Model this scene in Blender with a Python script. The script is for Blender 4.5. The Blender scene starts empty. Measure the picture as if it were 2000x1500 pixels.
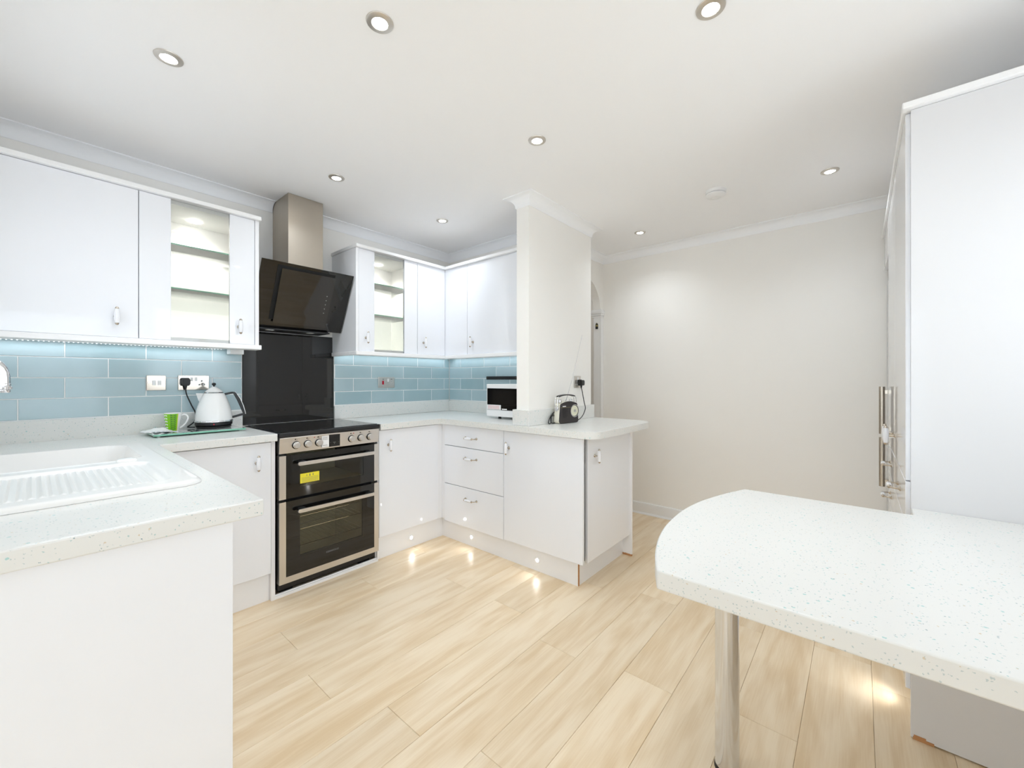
import bpy, bmesh, math, random
from mathutils import Vector, Matrix
random.seed(7)
PI = math.pi
sc = bpy.context.scene
C = sc.collection

# ------------------------------------------------------------------ camera, world, lights, exposure
cam_d = bpy.data.cameras.new('camera')
cam_d.sensor_width = 36.0
cam_d.lens = 799.0 / 2000.0 * 36.0
cam_d.shift_y = -(750.0 - 741.0) / 2000.0
cam_d.clip_start = 0.02
cam = bpy.data.objects.new('camera', cam_d)
C.objects.link(cam)
cam.location = (0, 0, 1.207)
cam.rotation_euler = (PI / 2, 0, math.radians(40.4 - 90))
sc.camera = cam

world = bpy.data.worlds.new('world')
sc.world = world
world.use_nodes = True
bg = world.node_tree.nodes['Background']
bg.inputs[0].default_value = (0.80, 0.90, 1.0, 1)
bg.inputs[1].default_value = 1.2

sc.view_settings.view_transform = 'Standard'
sc.view_settings.look = 'None'
sc.view_settings.gamma = 1.0
sc.view_settings.use_curve_mapping = False
EXPOSURE = 1.09
sc.view_settings.exposure = EXPOSURE
FILL_DOOR, FILL_WINDOW, FILL_SIDE, FILL_PATIO = 4.5, 2.0, 3.0, 7.0      # added fills standing in for daylight at the invented openings (watts)
DOWNLIGHT_W, PLINTH_W, CABINET_W, LED_W = 8.0, 0.16, 6.0, 0.22

sc.cycles.max_bounces = 10
sc.cycles.diffuse_bounces = 8
sc.cycles.glossy_bounces = 4
sc.cycles.transmission_bounces = 8
sc.cycles.use_denoising = True
sc.cycles.use_adaptive_sampling = True
sc.cycles.adaptive_threshold = 0.12
sc.cycles.adaptive_min_samples = 16
sc.cycles.caustics_reflective = False
sc.cycles.caustics_refractive = False
sc.cycles.sample_clamp_indirect = 6.0

def area(name, loc, rot, sx, sy, w, col, parent=None):
    d = bpy.data.lights.new(name, 'AREA')
    d.shape = 'RECTANGLE'; d.size = sx; d.size_y = sy; d.energy = w; d.color = col
    o = bpy.data.objects.new(name, d); C.objects.link(o)
    o.location = loc; o.rotation_euler = rot
    return o
fill_col = (0.88, 0.94, 1.0)  # unseen area lights added to brighten the room evenly
area('fill_door_light', (-2.56, 0.2, 1.1), (0, -PI / 2, 0), 2.0, 1.6, FILL_DOOR, fill_col)
area('fill_window_light', (-0.20, 1.8, 1.6), (0, -PI / 2, 0), 0.9, 1.05, FILL_WINDOW, fill_col)
area('fill_side_light', (1.35, -0.72, 1.55), (PI / 2, 0, 0), 0.9, 0.9, FILL_SIDE, fill_col)

area('fill_patio_light', (-0.85, -3.05, 1.1), (PI / 2, 0, 0), 3.0, 2.0, FILL_PATIO, fill_col)

# ------------------------------------------------------------------ helpers
def srgb(r, g, b):
    f = lambda c: (c / 255 / 12.92) if c / 255 <= 0.04045 else ((c / 255 + 0.055) / 1.055) ** 2.4
    return (f(r), f(g), f(b), 1)

def mat(name, col, rough=0.5, metal=0.0, coat=0.0, spec=0.5, emis=None, estr=0.0, trans=0.0, ior=1.5, alpha=1.0):
    m = bpy.data.materials.new(name); m.use_nodes = True
    b = m.node_tree.nodes['Principled BSDF']
    b.inputs['Base Color'].default_value = col
    b.inputs['Roughness'].default_value = rough
    b.inputs['Metallic'].default_value = metal
    b.inputs['Coat Weight'].default_value = coat
    b.inputs['Coat Roughness'].default_value = 0.03
    b.inputs['Specular IOR Level'].default_value = spec
    b.inputs['Transmission Weight'].default_value = trans
    b.inputs['IOR'].default_value = ior
    b.inputs['Alpha'].default_value = alpha
    if emis:
        b.inputs['Emission Color'].default_value = emis
        b.inputs['Emission Strength'].default_value = estr
    return m

def nodes(m):
    return m.node_tree.nodes, m.node_tree.links, m.node_tree.nodes['Principled BSDF']

def add_bump(m, scale, strength, dist=0.001, detail=3, stretch=None):
    n, l, b = nodes(m)
    tc = n.new('ShaderNodeTexCoord'); no = n.new('ShaderNodeTexNoise'); bu = n.new('ShaderNodeBump')
    no.inputs['Scale'].default_value = scale; no.inputs['Detail'].default_value = detail
    bu.inputs['Strength'].default_value = strength; bu.inputs['Distance'].default_value = dist
    if stretch:
        mp = n.new('ShaderNodeMapping'); mp.inputs['Scale'].default_value = stretch
        l.new(tc.outputs['Object'], mp.inputs[0]); l.new(mp.outputs[0], no.inputs['Vector'])
    else:
        l.new(tc.outputs['Object'], no.inputs['Vector'])
    l.new(no.outputs['Fac'], bu.inputs['Height']); l.new(bu.outputs[0], b.inputs['Normal'])
    return m

M = {}
M['wall'] = add_bump(mat('wall_paint', srgb(245, 243, 239), 0.85), 180, 0.12)
M['ceiling'] = add_bump(mat('ceiling_paint', srgb(249, 249, 250), 0.9), 150, 0.1)
M['cove'] = mat('coving_paint', srgb(249, 250, 252), 0.6)
M['trim'] = mat('gloss_trim_paint', srgb(240, 240, 240), 0.3)
M['gloss'] = mat('white_gloss_door', srgb(238, 240, 245), 0.28, coat=0.8)
M['gloss2'] = mat('white_gloss_panel', srgb(240, 241, 244), 0.35, coat=0.5)
M['side'] = mat('side_panel_white_dimmed', srgb(220, 220, 222), 0.4, coat=0.3)  # white darkened to offset the strong light falling on this panel
M['white'] = mat('white_laminate', srgb(245, 245, 246), 0.45)
M['inner'] = mat('cabinet_interior', srgb(246, 245, 242), 0.5)
M['ceramic'] = mat('white_ceramic', srgb(242, 242, 241), 0.2, coat=0.3)
M['sinkm'] = mat('sink_ceramic', srgb(238, 237, 235), 0.28, coat=0.3)
M['porcelain'] = mat('porcelain', srgb(238, 239, 243), 0.1, coat=0.6)
M['nickel'] = mat('satin_nickel', srgb(194, 184, 170), 0.25, 1.0)
M['bezel'] = mat('satin_bezel', srgb(216, 210, 202), 0.4, 1.0)
M['leg'] = mat('polished_leg', srgb(226, 230, 238), 0.13, 1.0)
M['chrome'] = mat('chrome', srgb(225, 225, 228), 0.06, 1.0)
M['plate_chrome'] = mat('polished_plate', srgb(188, 180, 170), 0.12, 1.0)
M['steel'] = add_bump(mat('brushed_steel', srgb(214, 210, 205), 0.3, 1.0), 60, 0.15, 0.0004, 2, (1, 60, 60))
M['duct'] = add_bump(mat('flue_steel', srgb(190, 181, 168), 0.38, 1.0), 9, 0.12, 0.002, 4)
M['bglass'] = mat('black_glass', srgb(16, 15, 14), 0.03, coat=0.0, spec=0.6)
M['bglass2'] = mat('dark_tinted_glass', srgb(30, 27, 24), 0.04, spec=0.7)
M['black'] = mat('black_plastic', srgb(20, 20, 22), 0.4)
M['blackr'] = mat('black_gap', srgb(12, 12, 12), 0.7)
M['cablem'] = mat('black_cable', srgb(26, 27, 30), 0.5)
M['plastic'] = mat('white_plastic', srgb(240, 240, 240), 0.3)
M['cream'] = mat('cream_plastic', srgb(236, 232, 216), 0.35)
M['red'] = mat('red_rocker', srgb(190, 20, 50), 0.3)
M['mdf'] = add_bump(mat('bare_chipboard', srgb(190, 140, 95), 0.9), 200, 0.5)
M['yellow'] = mat('yellow_sticker', srgb(236, 222, 50), 0.5)
M['paper'] = mat('white_paper', srgb(240, 240, 240), 0.7)
M['ink'] = mat('grey_print', srgb(120, 118, 112), 0.7)
M['inkd'] = mat('dark_print', srgb(40, 38, 36), 0.7)
M['pinkink'] = mat('pink_print', srgb(225, 180, 180), 0.7)
M['lamp'] = mat('lamp_lens', srgb(255, 255, 255), 0.3, emis=(1, 0.97, 0.92, 1), estr=14)
M['lamp_s'] = mat('small_lamp_lens', srgb(255, 255, 255), 0.3, emis=(1, 0.98, 0.95, 1), estr=16)
M['led'] = mat('led_chip', srgb(255, 255, 255), 0.3, emis=(0.85, 0.93, 1, 1), estr=0.9)
M['glass'] = mat('clear_glass', (1, 1, 1, 1), 0.0, trans=1.0, ior=1.45)
M['gedge'] = mat('green_glass_edge', srgb(120, 185, 160), 0.1, coat=0.4)
M['leaf_w'] = mat('white_leaf_print', srgb(245, 245, 240), 0.3)
M['leaf_d'] = mat('dark_green_leaf_print', srgb(50, 110, 10), 0.3)
M['mug_green'] = mat('lime_green_glaze', srgb(128, 200, 10), 0.15, coat=0.5)
M['mug_yellow'] = mat('yellow_glaze', srgb(232, 220, 90), 0.15, coat=0.5)
M['brass'] = mat('dull_gold', srgb(150, 140, 95), 0.35, 0.6)
M['grille'] = mat('dark_grille', srgb(28, 26, 28), 0.6)
M['radio_b'] = mat('radio_black_leatherette', srgb(52, 47, 47), 0.55)
M['dialface'] = mat('cream_dial_face', srgb(226, 224, 200), 0.4)
M['grout'] = mat('white_grout', srgb(238, 239, 239), 0.8)
M['filter'] = mat('grey_fridge_side', srgb(205, 206, 208), 0.35)
M['underlay'] = mat('brown_joint', srgb(150, 120, 92), 0.9)
M['outside'] = mat('pale_paving', srgb(200, 200, 195), 0.9)

# pane glass: cheap and clear, thin sheet with a reflection
def thin_glass(name, tint, mix):
    m = bpy.data.materials.new(name); m.use_nodes = True
    n, l = m.node_tree.nodes, m.node_tree.links
    for x in list(n): n.remove(x)
    out = n.new('ShaderNodeOutputMaterial'); mx = n.new('ShaderNodeMixShader')
    tr = n.new('ShaderNodeBsdfTransparent'); gl = n.new('ShaderNodeBsdfGlossy'); fr = n.new('ShaderNodeFresnel')
    tr.inputs[0].default_value = tint; gl.inputs['Roughness'].default_value = 0.0
    fr.inputs['IOR'].default_value = mix
    l.new(fr.outputs[0], mx.inputs[0]); l.new(tr.outputs[0], mx.inputs[1]); l.new(gl.outputs[0], mx.inputs[2])
    l.new(mx.outputs[0], out.inputs[0])
    return m
M['pane'] = thin_glass('clear_pane_glass', (0.99, 0.995, 0.99, 1), 1.45)
M['shelfglass'] = thin_glass('shelf_glass', (0.975, 0.99, 0.98, 1), 1.35)
M['ovenglass'] = thin_glass('tinted_oven_glass', (0.85, 0.84, 0.78, 1), 1.5)

# speckled worktop
def worktop_mat():
    m = mat('speckled_worktop', srgb(242, 241, 236), 0.32, coat=0.15)
    n, l, b = nodes(m)
    tc = n.new('ShaderNodeTexCoord')
    cur = n.new('ShaderNodeRGB'); cur.outputs[0].default_value = srgb(227, 227, 224)
    src = cur.outputs[0]
    for sc_, thr, size, col in ((85, 0.925, 0.25, srgb(172, 206, 203)), (150, 0.89, 0.26, srgb(178, 202, 200)),
                                (210, 0.87, 0.28, srgb(190, 200, 200)), (120, 0.95, 0.22, srgb(212, 198, 176)),
                                (190, 0.965, 0.26, srgb(140, 160, 165))):
        no = n.new('ShaderNodeTexNoise'); no.inputs['Scale'].default_value = sc_ * 2.2
        mixv = n.new('ShaderNodeVectorMath'); mixv.operation = 'MULTIPLY_ADD'
        mixv.inputs[1].default_value = (0.005,) * 3
        l.new(tc.outputs['Object'], no.inputs['Vector'])
        l.new(no.outputs['Color'], mixv.inputs[0]); l.new(tc.outputs['Object'], mixv.inputs[2])
        v = n.new('ShaderNodeTexVoronoi'); v.inputs['Scale'].default_value = sc_
        l.new(mixv.outputs[0], v.inputs['Vector'])
        lt = n.new('ShaderNodeMath'); lt.operation = 'LESS_THAN'; lt.inputs[1].default_value = size
        l.new(v.outputs['Distance'], lt.inputs[0])
        sep = n.new('ShaderNodeSeparateColor'); l.new(v.outputs['Color'], sep.inputs[0])
        gt = n.new('ShaderNodeMath'); gt.operation = 'GREATER_THAN'; gt.inputs[1].default_value = thr
        l.new(sep.outputs[0], gt.inputs[0])
        mu = n.new('ShaderNodeMath'); mu.operation = 'MULTIPLY'
        l.new(lt.outputs[0], mu.inputs[0]); l.new(gt.outputs[0], mu.inputs[1])
        mx = n.new('ShaderNodeMix'); mx.data_type = 'RGBA'
        l.new(mu.outputs[0], mx.inputs[0]); l.new(src, mx.inputs[6]); mx.inputs[7].default_value = col
        src = mx.outputs[2]
    l.new(src, b.inputs['Base Color'])
    return m
M['worktop'] = worktop_mat()

# oak laminate boards: colour and grain offset vary from board to board
def oak_mat():
    m = mat('light_oak_board', (1, 1, 1, 1), 0.33, spec=0.45)
    n, l, b = nodes(m)
    tc = n.new('ShaderNodeTexCoord'); oi = n.new('ShaderNodeObjectInfo')
    rv = n.new('ShaderNodeVectorMath'); rv.operation = 'MULTIPLY_ADD'
    cb = n.new('ShaderNodeCombineXYZ')
    for k in range(3): l.new(oi.outputs['Random'], cb.inputs[k])
    l.new(cb.outputs[0], rv.inputs[0]); rv.inputs[1].default_value = (37, 23, 11); l.new(tc.outputs['Object'], rv.inputs[2])
    mp = n.new('ShaderNodeMapping'); mp.inputs['Scale'].default_value = (1.0, 9.0, 1.0); l.new(rv.outputs[0], mp.inputs[0])
    big = n.new('ShaderNodeTexNoise'); big.inputs['Scale'].default_value = 1.6; big.inputs['Detail'].default_value = 3
    big.inputs['Distortion'].default_value = 0.8
    l.new(mp.outputs[0], big.inputs['Vector'])
    mp2 = n.new('ShaderNodeMapping'); mp2.inputs['Scale'].default_value = (3.0, 90.0, 1.0); l.new(rv.outputs[0], mp2.inputs[0])
    fine = n.new('ShaderNodeTexNoise'); fine.inputs['Scale'].default_value = 2.5; fine.inputs['Detail'].default_value = 4
    l.new(mp2.outputs[0], fine.inputs['Vector'])
    # cathedral figure: bands of a stretched noise
    mp3 = n.new('ShaderNodeMapping'); mp3.inputs['Scale'].default_value = (1.3, 5.5, 1.0); l.new(rv.outputs[0], mp3.inputs[0])
    fig = n.new('ShaderNodeTexNoise'); fig.inputs['Scale'].default_value = 1.3; fig.inputs['Detail'].default_value = 1.5
    l.new(mp3.outputs[0], fig.inputs['Vector'])
    mm = n.new('ShaderNodeMath'); mm.operation = 'MULTIPLY'; mm.inputs[1].default_value = 34; l.new(fig.outputs['Fac'], mm.inputs[0])
    fr = n.new('ShaderNodeMath'); fr.operation = 'SINE'; l.new(mm.outputs[0], fr.inputs[0])
    ramp = n.new('ShaderNodeValToRGB')
    ramp.color_ramp.elements[0].position = 0.30; ramp.color_ramp.elements[0].color = srgb(222, 197, 160)
    ramp.color_ramp.elements[1].position = 0.66; ramp.color_ramp.elements[1].color = srgb(239, 221, 193)
    a = n.new('ShaderNodeMath'); a.operation = 'MULTIPLY_ADD'; a.inputs[1].default_value = 0.34
    l.new(fine.outputs['Fac'], a.inputs[0]); 
    s1 = n.new('ShaderNodeMath'); s1.operation = 'MULTIPLY_ADD'; s1.inputs[1].default_value = 0.055
    l.new(fr.outputs[0], s1.inputs[0]); l.new(big.outputs['Fac'], s1.inputs[2])
    l.new(s1.outputs[0], a.inputs[2])
    su = n.new('ShaderNodeMath'); su.operation = 'SUBTRACT'; su.inputs[1].default_value = 0.17; l.new(a.outputs[0], su.inputs[0])
    l.new(su.outputs[0], ramp.inputs[0])
    hs = n.new('ShaderNodeHueSaturation')
    vr = n.new('ShaderNodeMapRange'); vr.inputs['To Min'].default_value = 0.94; vr.inputs['To Max'].default_value = 1.04
    l.new(oi.outputs['Random'], vr.inputs[0]); l.new(vr.outputs[0], hs.inputs['Value']); l.new(ramp.outputs[0], hs.inputs['Color'])
    l.new(hs.outputs[0], b.inputs['Base Color'])
    bu = n.new('ShaderNodeBump'); bu.inputs['Strength'].default_value = 0.08; bu.inputs['Distance'].default_value = 0.001
    l.new(fine.outputs['Fac'], bu.inputs['Height']); l.new(bu.outputs[0], b.inputs['Normal'])
    return m
M['oak'] = oak_mat()

def tile_mat():
    m = mat('pale_blue_glazed_tile', srgb(160, 190, 198), 0.14, coat=0.3)
    n, l, b = nodes(m)
    oi = n.new('ShaderNodeObjectInfo'); tc = n.new('ShaderNodeTexCoord')
    no = n.new('ShaderNodeTexNoise'); no.inputs['Scale'].default_value = 7; no.inputs['Detail'].default_value = 2
    ad = n.new('ShaderNodeVectorMath'); ad.operation = 'ADD'
    l.new(tc.outputs['Object'], ad.inputs[0]); l.new(oi.outputs['Location'], ad.inputs[1]); l.new(ad.outputs[0], no.inputs['Vector'])
    av = n.new('ShaderNodeMath'); av.operation = 'MULTIPLY_ADD'; av.inputs[1].default_value = 0.5
    l.new(oi.outputs['Random'], av.inputs[0]); 
    hf = n.new('ShaderNodeMath'); hf.operation = 'MULTIPLY'; hf.inputs[1].default_value = 0.5; l.new(no.outputs['Fac'], hf.inputs[0])
    l.new(hf.outputs[0], av.inputs[2])
    r = n.new('ShaderNodeValToRGB')
    r.color_ramp.elements[0].position = 0.15; r.color_ramp.elements[0].color = srgb(158, 184, 191)
    r.color_ramp.elements[1].position = 0.85; r.color_ramp.elements[1].color = srgb(182, 202, 208)
    l.new(av.outputs[0], r.inputs[0]); l.new(r.outputs[0], b.inputs['Base Color'])
    bu = n.new('ShaderNodeBump'); bu.inputs['Strength'].default_value = 0.12; bu.inputs['Distance'].default_value = 0.004
    l.new(no.outputs['Fac'], bu.inputs['Height']); l.new(bu.outputs[0], b.inputs['Normal'])
    return m
M['tile'] = tile_mat()

def wallpaper_mat():
    m = mat('dark_patterned_wallpaper', srgb(105, 92, 88), 0.8)
    n, l, b = nodes(m)
    tc = n.new('ShaderNodeTexCoord'); v = n.new('ShaderNodeTexVoronoi'); v.inputs['Scale'].default_value = 26
    r = n.new('ShaderNodeValToRGB')
    r.color_ramp.elements[0].position = 0.1; r.color_ramp.elements[0].color = srgb(70, 60, 58)
    r.color_ramp.elements[1].position = 0.5; r.color_ramp.elements[1].color = srgb(120, 106, 100)
    l.new(tc.outputs['Object'], v.inputs['Vector']); l.new(v.outputs['Distance'], r.inputs[0]); l.new(r.outputs[0], b.inputs['Base Color'])
    return m
M['wallpaper'] = wallpaper_mat()

def board_mat():
    m = mat('glass_board_print', srgb(225, 228, 226), 0.04, coat=0.5)
    n, l, b = nodes(m)
    tc = n.new('ShaderNodeTexCoord'); no = n.new('ShaderNodeTexNoise'); no.inputs['Scale'].default_value = 22
    no.inputs['Detail'].default_value = 1
    r = n.new('ShaderNodeValToRGB'); r.color_ramp.interpolation = 'CONSTANT'
    r.color_ramp.elements[0].position = 0; r.color_ramp.elements[0].color = srgb(60, 66, 70)
    r.color_ramp.elements[1].position = 0.44; r.color_ramp.elements[1].color = srgb(205, 212, 210)
    l.new(tc.outputs['Object'], no.inputs['Vector']); l.new(no.outputs['Fac'], r.inputs[0]); l.new(r.outputs[0], b.inputs['Base Color'])
    return m
M['board'] = board_mat()

def abox(bm, x0, y0, z0, x1, y1, z1, mi=0):
    x0, x1 = min(x0, x1), max(x0, x1); y0, y1 = min(y0, y1), max(y0, y1); z0, z1 = min(z0, z1), max(z0, z1)
    v = [bm.verts.new(p) for p in ((x0, y0, z0), (x1, y0, z0), (x1, y1, z0), (x0, y1, z0),
                                   (x0, y0, z1), (x1, y0, z1), (x1, y1, z1), (x0, y1, z1))]
    for q in ((0, 3, 2, 1), (4, 5, 6, 7), (0, 1, 5, 4), (1, 2, 6, 5), (2, 3, 7, 6), (3, 0, 4, 7)):
        f = bm.faces.new([v[i] for i in q]); f.material_index = mi
    return v

def boxes(*bs):
    bm = bmesh.new()
    for b in bs: abox(bm, *b)
    return bm

def lathe(bm, prof, seg=24, mats=None, mtx=None, cap=True):
    rings = []
    for r, h in prof:
        ring = []
        for k in range(seg):
            a = 2 * PI * k / seg
            p = Vector((r * math.cos(a), r * math.sin(a), h))
            if mtx: p = mtx @ p
            ring.append(bm.verts.new(p))
        rings.append(ring)
    for i in range(len(rings) - 1):
        for k in range(seg):
            f = bm.faces.new((rings[i][k], rings[i][(k + 1) % seg], rings[i + 1][(k + 1) % seg], rings[i + 1][k]))
            f.smooth = True
            if mats: f.material_index = mats[i]
    if cap:
        f = bm.faces.new(list(reversed(rings[0])));  f.material_index = mats[0] if mats else 0
        f = bm.faces.new(rings[-1]); f.material_index = mats[-1] if mats else 0
    return bm

def tube(bm, pts, r, seg=10, mi=0, rads=None):
    pts = [Vector(p) for p in pts]
    n = len(pts); rings = []
    up = Vector((0, 0, 1))
    t0 = (pts[1] - pts[0]).normalized()
    if abs(t0.dot(up)) > 0.95: up = Vector((1, 0, 0))
    nrm = (up - t0 * up.dot(t0)).normalized()
    for i in range(n):
        t = (pts[min(i + 1, n - 1)] - pts[max(i - 1, 0)]).normalized()
        nrm = (nrm - t * nrm.dot(t)).normalized()
        bi = t.cross(nrm)
        rr = rads[i] if rads else r
        rings.append([bm.verts.new(pts[i] + nrm * math.cos(2 * PI * k / seg) * rr + bi * math.sin(2 * PI * k / seg) * rr) for k in range(seg)])
    for i in range(n - 1):
        for k in range(seg):
            f = bm.faces.new((rings[i][k], rings[i][(k + 1) % seg], rings[i + 1][(k + 1) % seg], rings[i + 1][k]))
            f.smooth = True; f.material_index = mi
    f = bm.faces.new(list(reversed(rings[0]))); f.material_index = mi
    f = bm.faces.new(rings[-1]); f.material_index = mi
    return bm

def smooth_path(pts, sub=8):
    P = [Vector(p) for p in pts]; out = []
    for i in range(len(P) - 1):
        p0 = P[max(i - 1, 0)]; p1 = P[i]; p2 = P[i + 1]; p3 = P[min(i + 2, len(P) - 1)]
        for k in range(sub):
            t = k / sub
            out.append(0.5 * ((2 * p1) + (-p0 + p2) * t + (2 * p0 - 5 * p1 + 4 * p2 - p3) * t * t + (-p0 + 3 * p1 - 3 * p2 + p3) * t ** 3))
    out.append(P[-1])
    return out

def prism(bm, poly, z0, z1, mi=0, mtx=None):
    lo = [Vector((x, y, z0)) for x, y in poly]; hi = [Vector((x, y, z1)) for x, y in poly]
    if mtx: lo = [mtx @ p for p in lo]; hi = [mtx @ p for p in hi]
    lo = [bm.verts.new(p) for p in lo]; hi = [bm.verts.new(p) for p in hi]
    n = len(poly)
    fs = [bm.faces.new(list(reversed(lo))), bm.faces.new(hi)]
    for i in range(n):
        fs.append(bm.faces.new((lo[i], lo[(i + 1) % n], hi[(i + 1) % n], hi[i])))
    for f in fs: f.material_index = mi
    return bm

def rrect(x0, y0, x1, y1, r, n=6):
    out = []
    for cx, cy, a0 in ((x1 - r, y1 - r, 0), (x0 + r, y1 - r, 90), (x0 + r, y0 + r, 180), (x1 - r, y0 + r, 270)):
        for k in range(n + 1):
            a = math.radians(a0 + 90 * k / n)
            out.append((cx + r * math.cos(a), cy + r * math.sin(a)))
    return out

def sweep(bm, prof, path, closed=False):
    """profile (distance from wall into the room, height) along a horizontal wall line with the room on its left, mitred."""
    n = len(path); rings = []
    for i, p in enumerate(path):
        p = Vector(p)
        def nrm(a, b):
            d = (Vector(b) - Vector(a)).normalized(); return Vector((-d.y, d.x))
        if i == 0: m = nrm(path[0], path[1])
        elif i == n - 1: m = nrm(path[-2], path[-1])
        else:
            a = nrm(path[i - 1], path[i]); b = nrm(path[i], path[i + 1])
            m = (a + b) / max(0.2, (1 + a.dot(b)))
        rings.append([bm.verts.new((p.x + m.x * d, p.y + m.y * d, h)) for d, h in prof])
    k = len(prof)
    for i in range(n - 1):
        for j in range(k):
            f = bm.faces.new((rings[i][j], rings[i + 1][j], rings[i + 1][(j + 1) % k], rings[i][(j + 1) % k]))
    bm.faces.new(rings[0]); bm.faces.new(list(reversed(rings[-1])))
    return bm

ROOT_LOC = {}
def finish(name, bm, mats, off=(0, 0, 0), bevel=0.0, seg=2, smooth=False):
    bmesh.ops.recalc_face_normals(bm, faces=bm.faces)
    me = bpy.data.meshes.new(name)
    if off != (0, 0, 0):
        bmesh.ops.translate(bm, verts=bm.verts, vec=-Vector(off))
    if smooth:
        for f in bm.faces: f.smooth = True
    bm.to_mesh(me); bm.free()
    me.set_sharp_from_angle(angle=math.radians(38))
    for m in (mats if isinstance(mats, (list, tuple)) else [mats]):
        me.materials.append(M[m] if isinstance(m, str) else m)
    o = bpy.data.objects.new(name, me); C.objects.link(o)
    if bevel > 0:
        md = o.modifiers.new('bevel', 'BEVEL'); md.width = bevel; md.segments = seg; md.limit_method = 'ANGLE'; md.angle_limit = 0.6
        md.harden_normals = False
    return o

def struct(name, bm, mats, bevel=0.0, smooth=False):
    o = finish(name, bm, mats, bevel=bevel, smooth=smooth); o['kind'] = 'structure'
    ROOT_LOC[o.name] = (0, 0, 0)
    return o

def thing(name, label, cat, loc, group=None, rz=0.0):
    o = bpy.data.objects.new(name, None); C.objects.link(o)
    o.location = loc; o.rotation_euler = (0, 0, rz); o.empty_display_size = 0.05
    o['label'] = label; o['category'] = cat
    if group: o['group'] = group
    ROOT_LOC[o.name] = tuple(loc)
    return o

def single(name, label, cat, bm, mats, loc, group=None, bevel=0.0, smooth=False):
    o = finish(name, bm, mats, off=tuple(loc), bevel=bevel, smooth=smooth); o.location = loc
    o['label'] = label; o['category'] = cat
    if group: o['group'] = group
    ROOT_LOC[o.name] = tuple(loc)
    return o

def part(root, name, bm, mats, bevel=0.0, parent=None, label=None, smooth=False, local=False, seg=2):
    """bm in world coordinates unless local; root must have no rotation unless local"""
    o = finish(name, bm, mats, off=(0, 0, 0) if local else ROOT_LOC[root.name], bevel=bevel, smooth=smooth, seg=seg)
    o.parent = parent or root
    if label: o['label'] = label
    return o

# ------------------------------------------------------------------ room shell
XF, XN, YL, YR, ZC = 3.575, -0.23, 2.975, -0.75, 2.375
fl = struct('floor', boxes((-2.75, -0.9, -0.06, 3.75, 4.3, -0.012), (-2.75, -3.25, -0.06, 0.92, -0.9, -0.012)), 'underlay')
# boards of the floor, running along the hob wall
joints = {0: [1.295], 1: [0.771], 2: [1.632], 3: [0.733], 4: [1.642], 5: [0.852], 6: [1.528], 7: [2.232, 0.95], 8: [1.593],
          9: [2.253, 0.97], 10: [1.653], 11: [2.3], -1: [0.5, 1.8]}
cache = {}
def board(x0, x1, y0, y1):
    key = (round(x1 - x0, 3), round(y1 - y0, 3))
    if key not in cache:
        bm = bmesh.new(); w, h = key; g = 0.0004; c = 0.0010
        top = [(g + c, g + c), (w - g - c, g + c), (w - g - c, h - g - c), (g + c, h - g - c)]
        mid = [(g, g), (w - g, g), (w - g, h - g), (g, h - g)]
        A = [bm.verts.new((x, y, 0)) for x, y in top]; B = [bm.verts.new((x, y, -0.0010)) for x, y in mid]
        D = [bm.verts.new((x, y, -0.012)) for x, y in mid]
        bm.faces.new(A)
        for i in range(4):
            j = (i + 1) % 4
            bm.faces.new((B[i], B[j], A[j], A[i])); bm.faces.new((D[i], D[j], B[j], B[i]))
        me = bpy.data.meshes.new('floor_board'); bm.to_mesh(me); bm.free(); me.materials.append(M['oak'])
        cache[key] = me
    o = bpy.data.objects.new('floor_board', cache[key]); C.objects.link(o)
    o.location = (x0, y0, 0); o.parent = fl
for k in range(-5, 28):
    y1 = 2.304 - 0.195 * k; y0 = y1 - 0.195
    xs = joints.get(k, [0.35 + (k * 0.47) % 1.28])
    x = xs[0]; js = []
    L = 1.285
    while x > -2.7: js.append(x); x -= L
    x = xs[0] + L
    while x < 3.7: js.append(x); x += L
    js = sorted(set([round(j, 3) for j in js if -2.6 < j < 3.56] + ([-2.7, 0.85] if y0 < -0.9 else [-2.7, 3.70] if y0 < 1.2 else [-0.3, 3.70])))
    for a, b in zip(js, js[1:]):
        if y0 > 1.2 and a < -0.31: continue
        if y0 < -0.9 and a >= 0.85: continue
        if b - a > 0.02: board(a, b, y0, min(y1, 3.25))

cl = struct('ceiling', boxes((-2.75, -0.9, ZC, 3.75, 4.3, ZC + 0.1), (-2.75, -3.25, ZC, 0.92, -0.9, ZC + 0.1)), 'ceiling')
struct('wall_left', boxes((-0.35, YL, -0.05, 3.75, YL + 0.12, ZC), ), 'wall')
wl = bpy.data.objects['wall_left']
# the hob wall only reaches the doorway recess; beyond the arch lies a hall
wl.data.clear_geometry()
bm = boxes((-0.35, YL, -0.05, 2.83, YL + 0.12, ZC)); bm.to_mesh(wl.data); bm.free()
struct('wall_back', boxes((XF, -0.9, -0.05, XF + 0.12, 4.3, ZC)), 'wall')
struct('wall_inner', boxes((2.578, 1.70, -0.05, 2.83, YL, ZC)), 'wall')
struct('wall_pier', boxes((2.045, 1.60, 0.873, 2.83, 1.70, ZC), (2.66, 1.60, -0.05, 2.83, 1.70, 0.873)), 'wall')
# right wall, with an unseen window added above the breakfast bar
YP = -3.1  # unseen recess, made so fill light reaches in from this side
struct('wall_right', boxes((0.80, YP - 0.12, -0.05, 0.9, YR, ZC), (1.8, YR - 0.12, -0.05, 3.75, YR, ZC),
                           (0.9, YR - 0.12, -0.05, 1.8, YR, 1.1), (0.9, YR - 0.12, 2.0, 1.8, YR, ZC)), 'wall')
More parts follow.
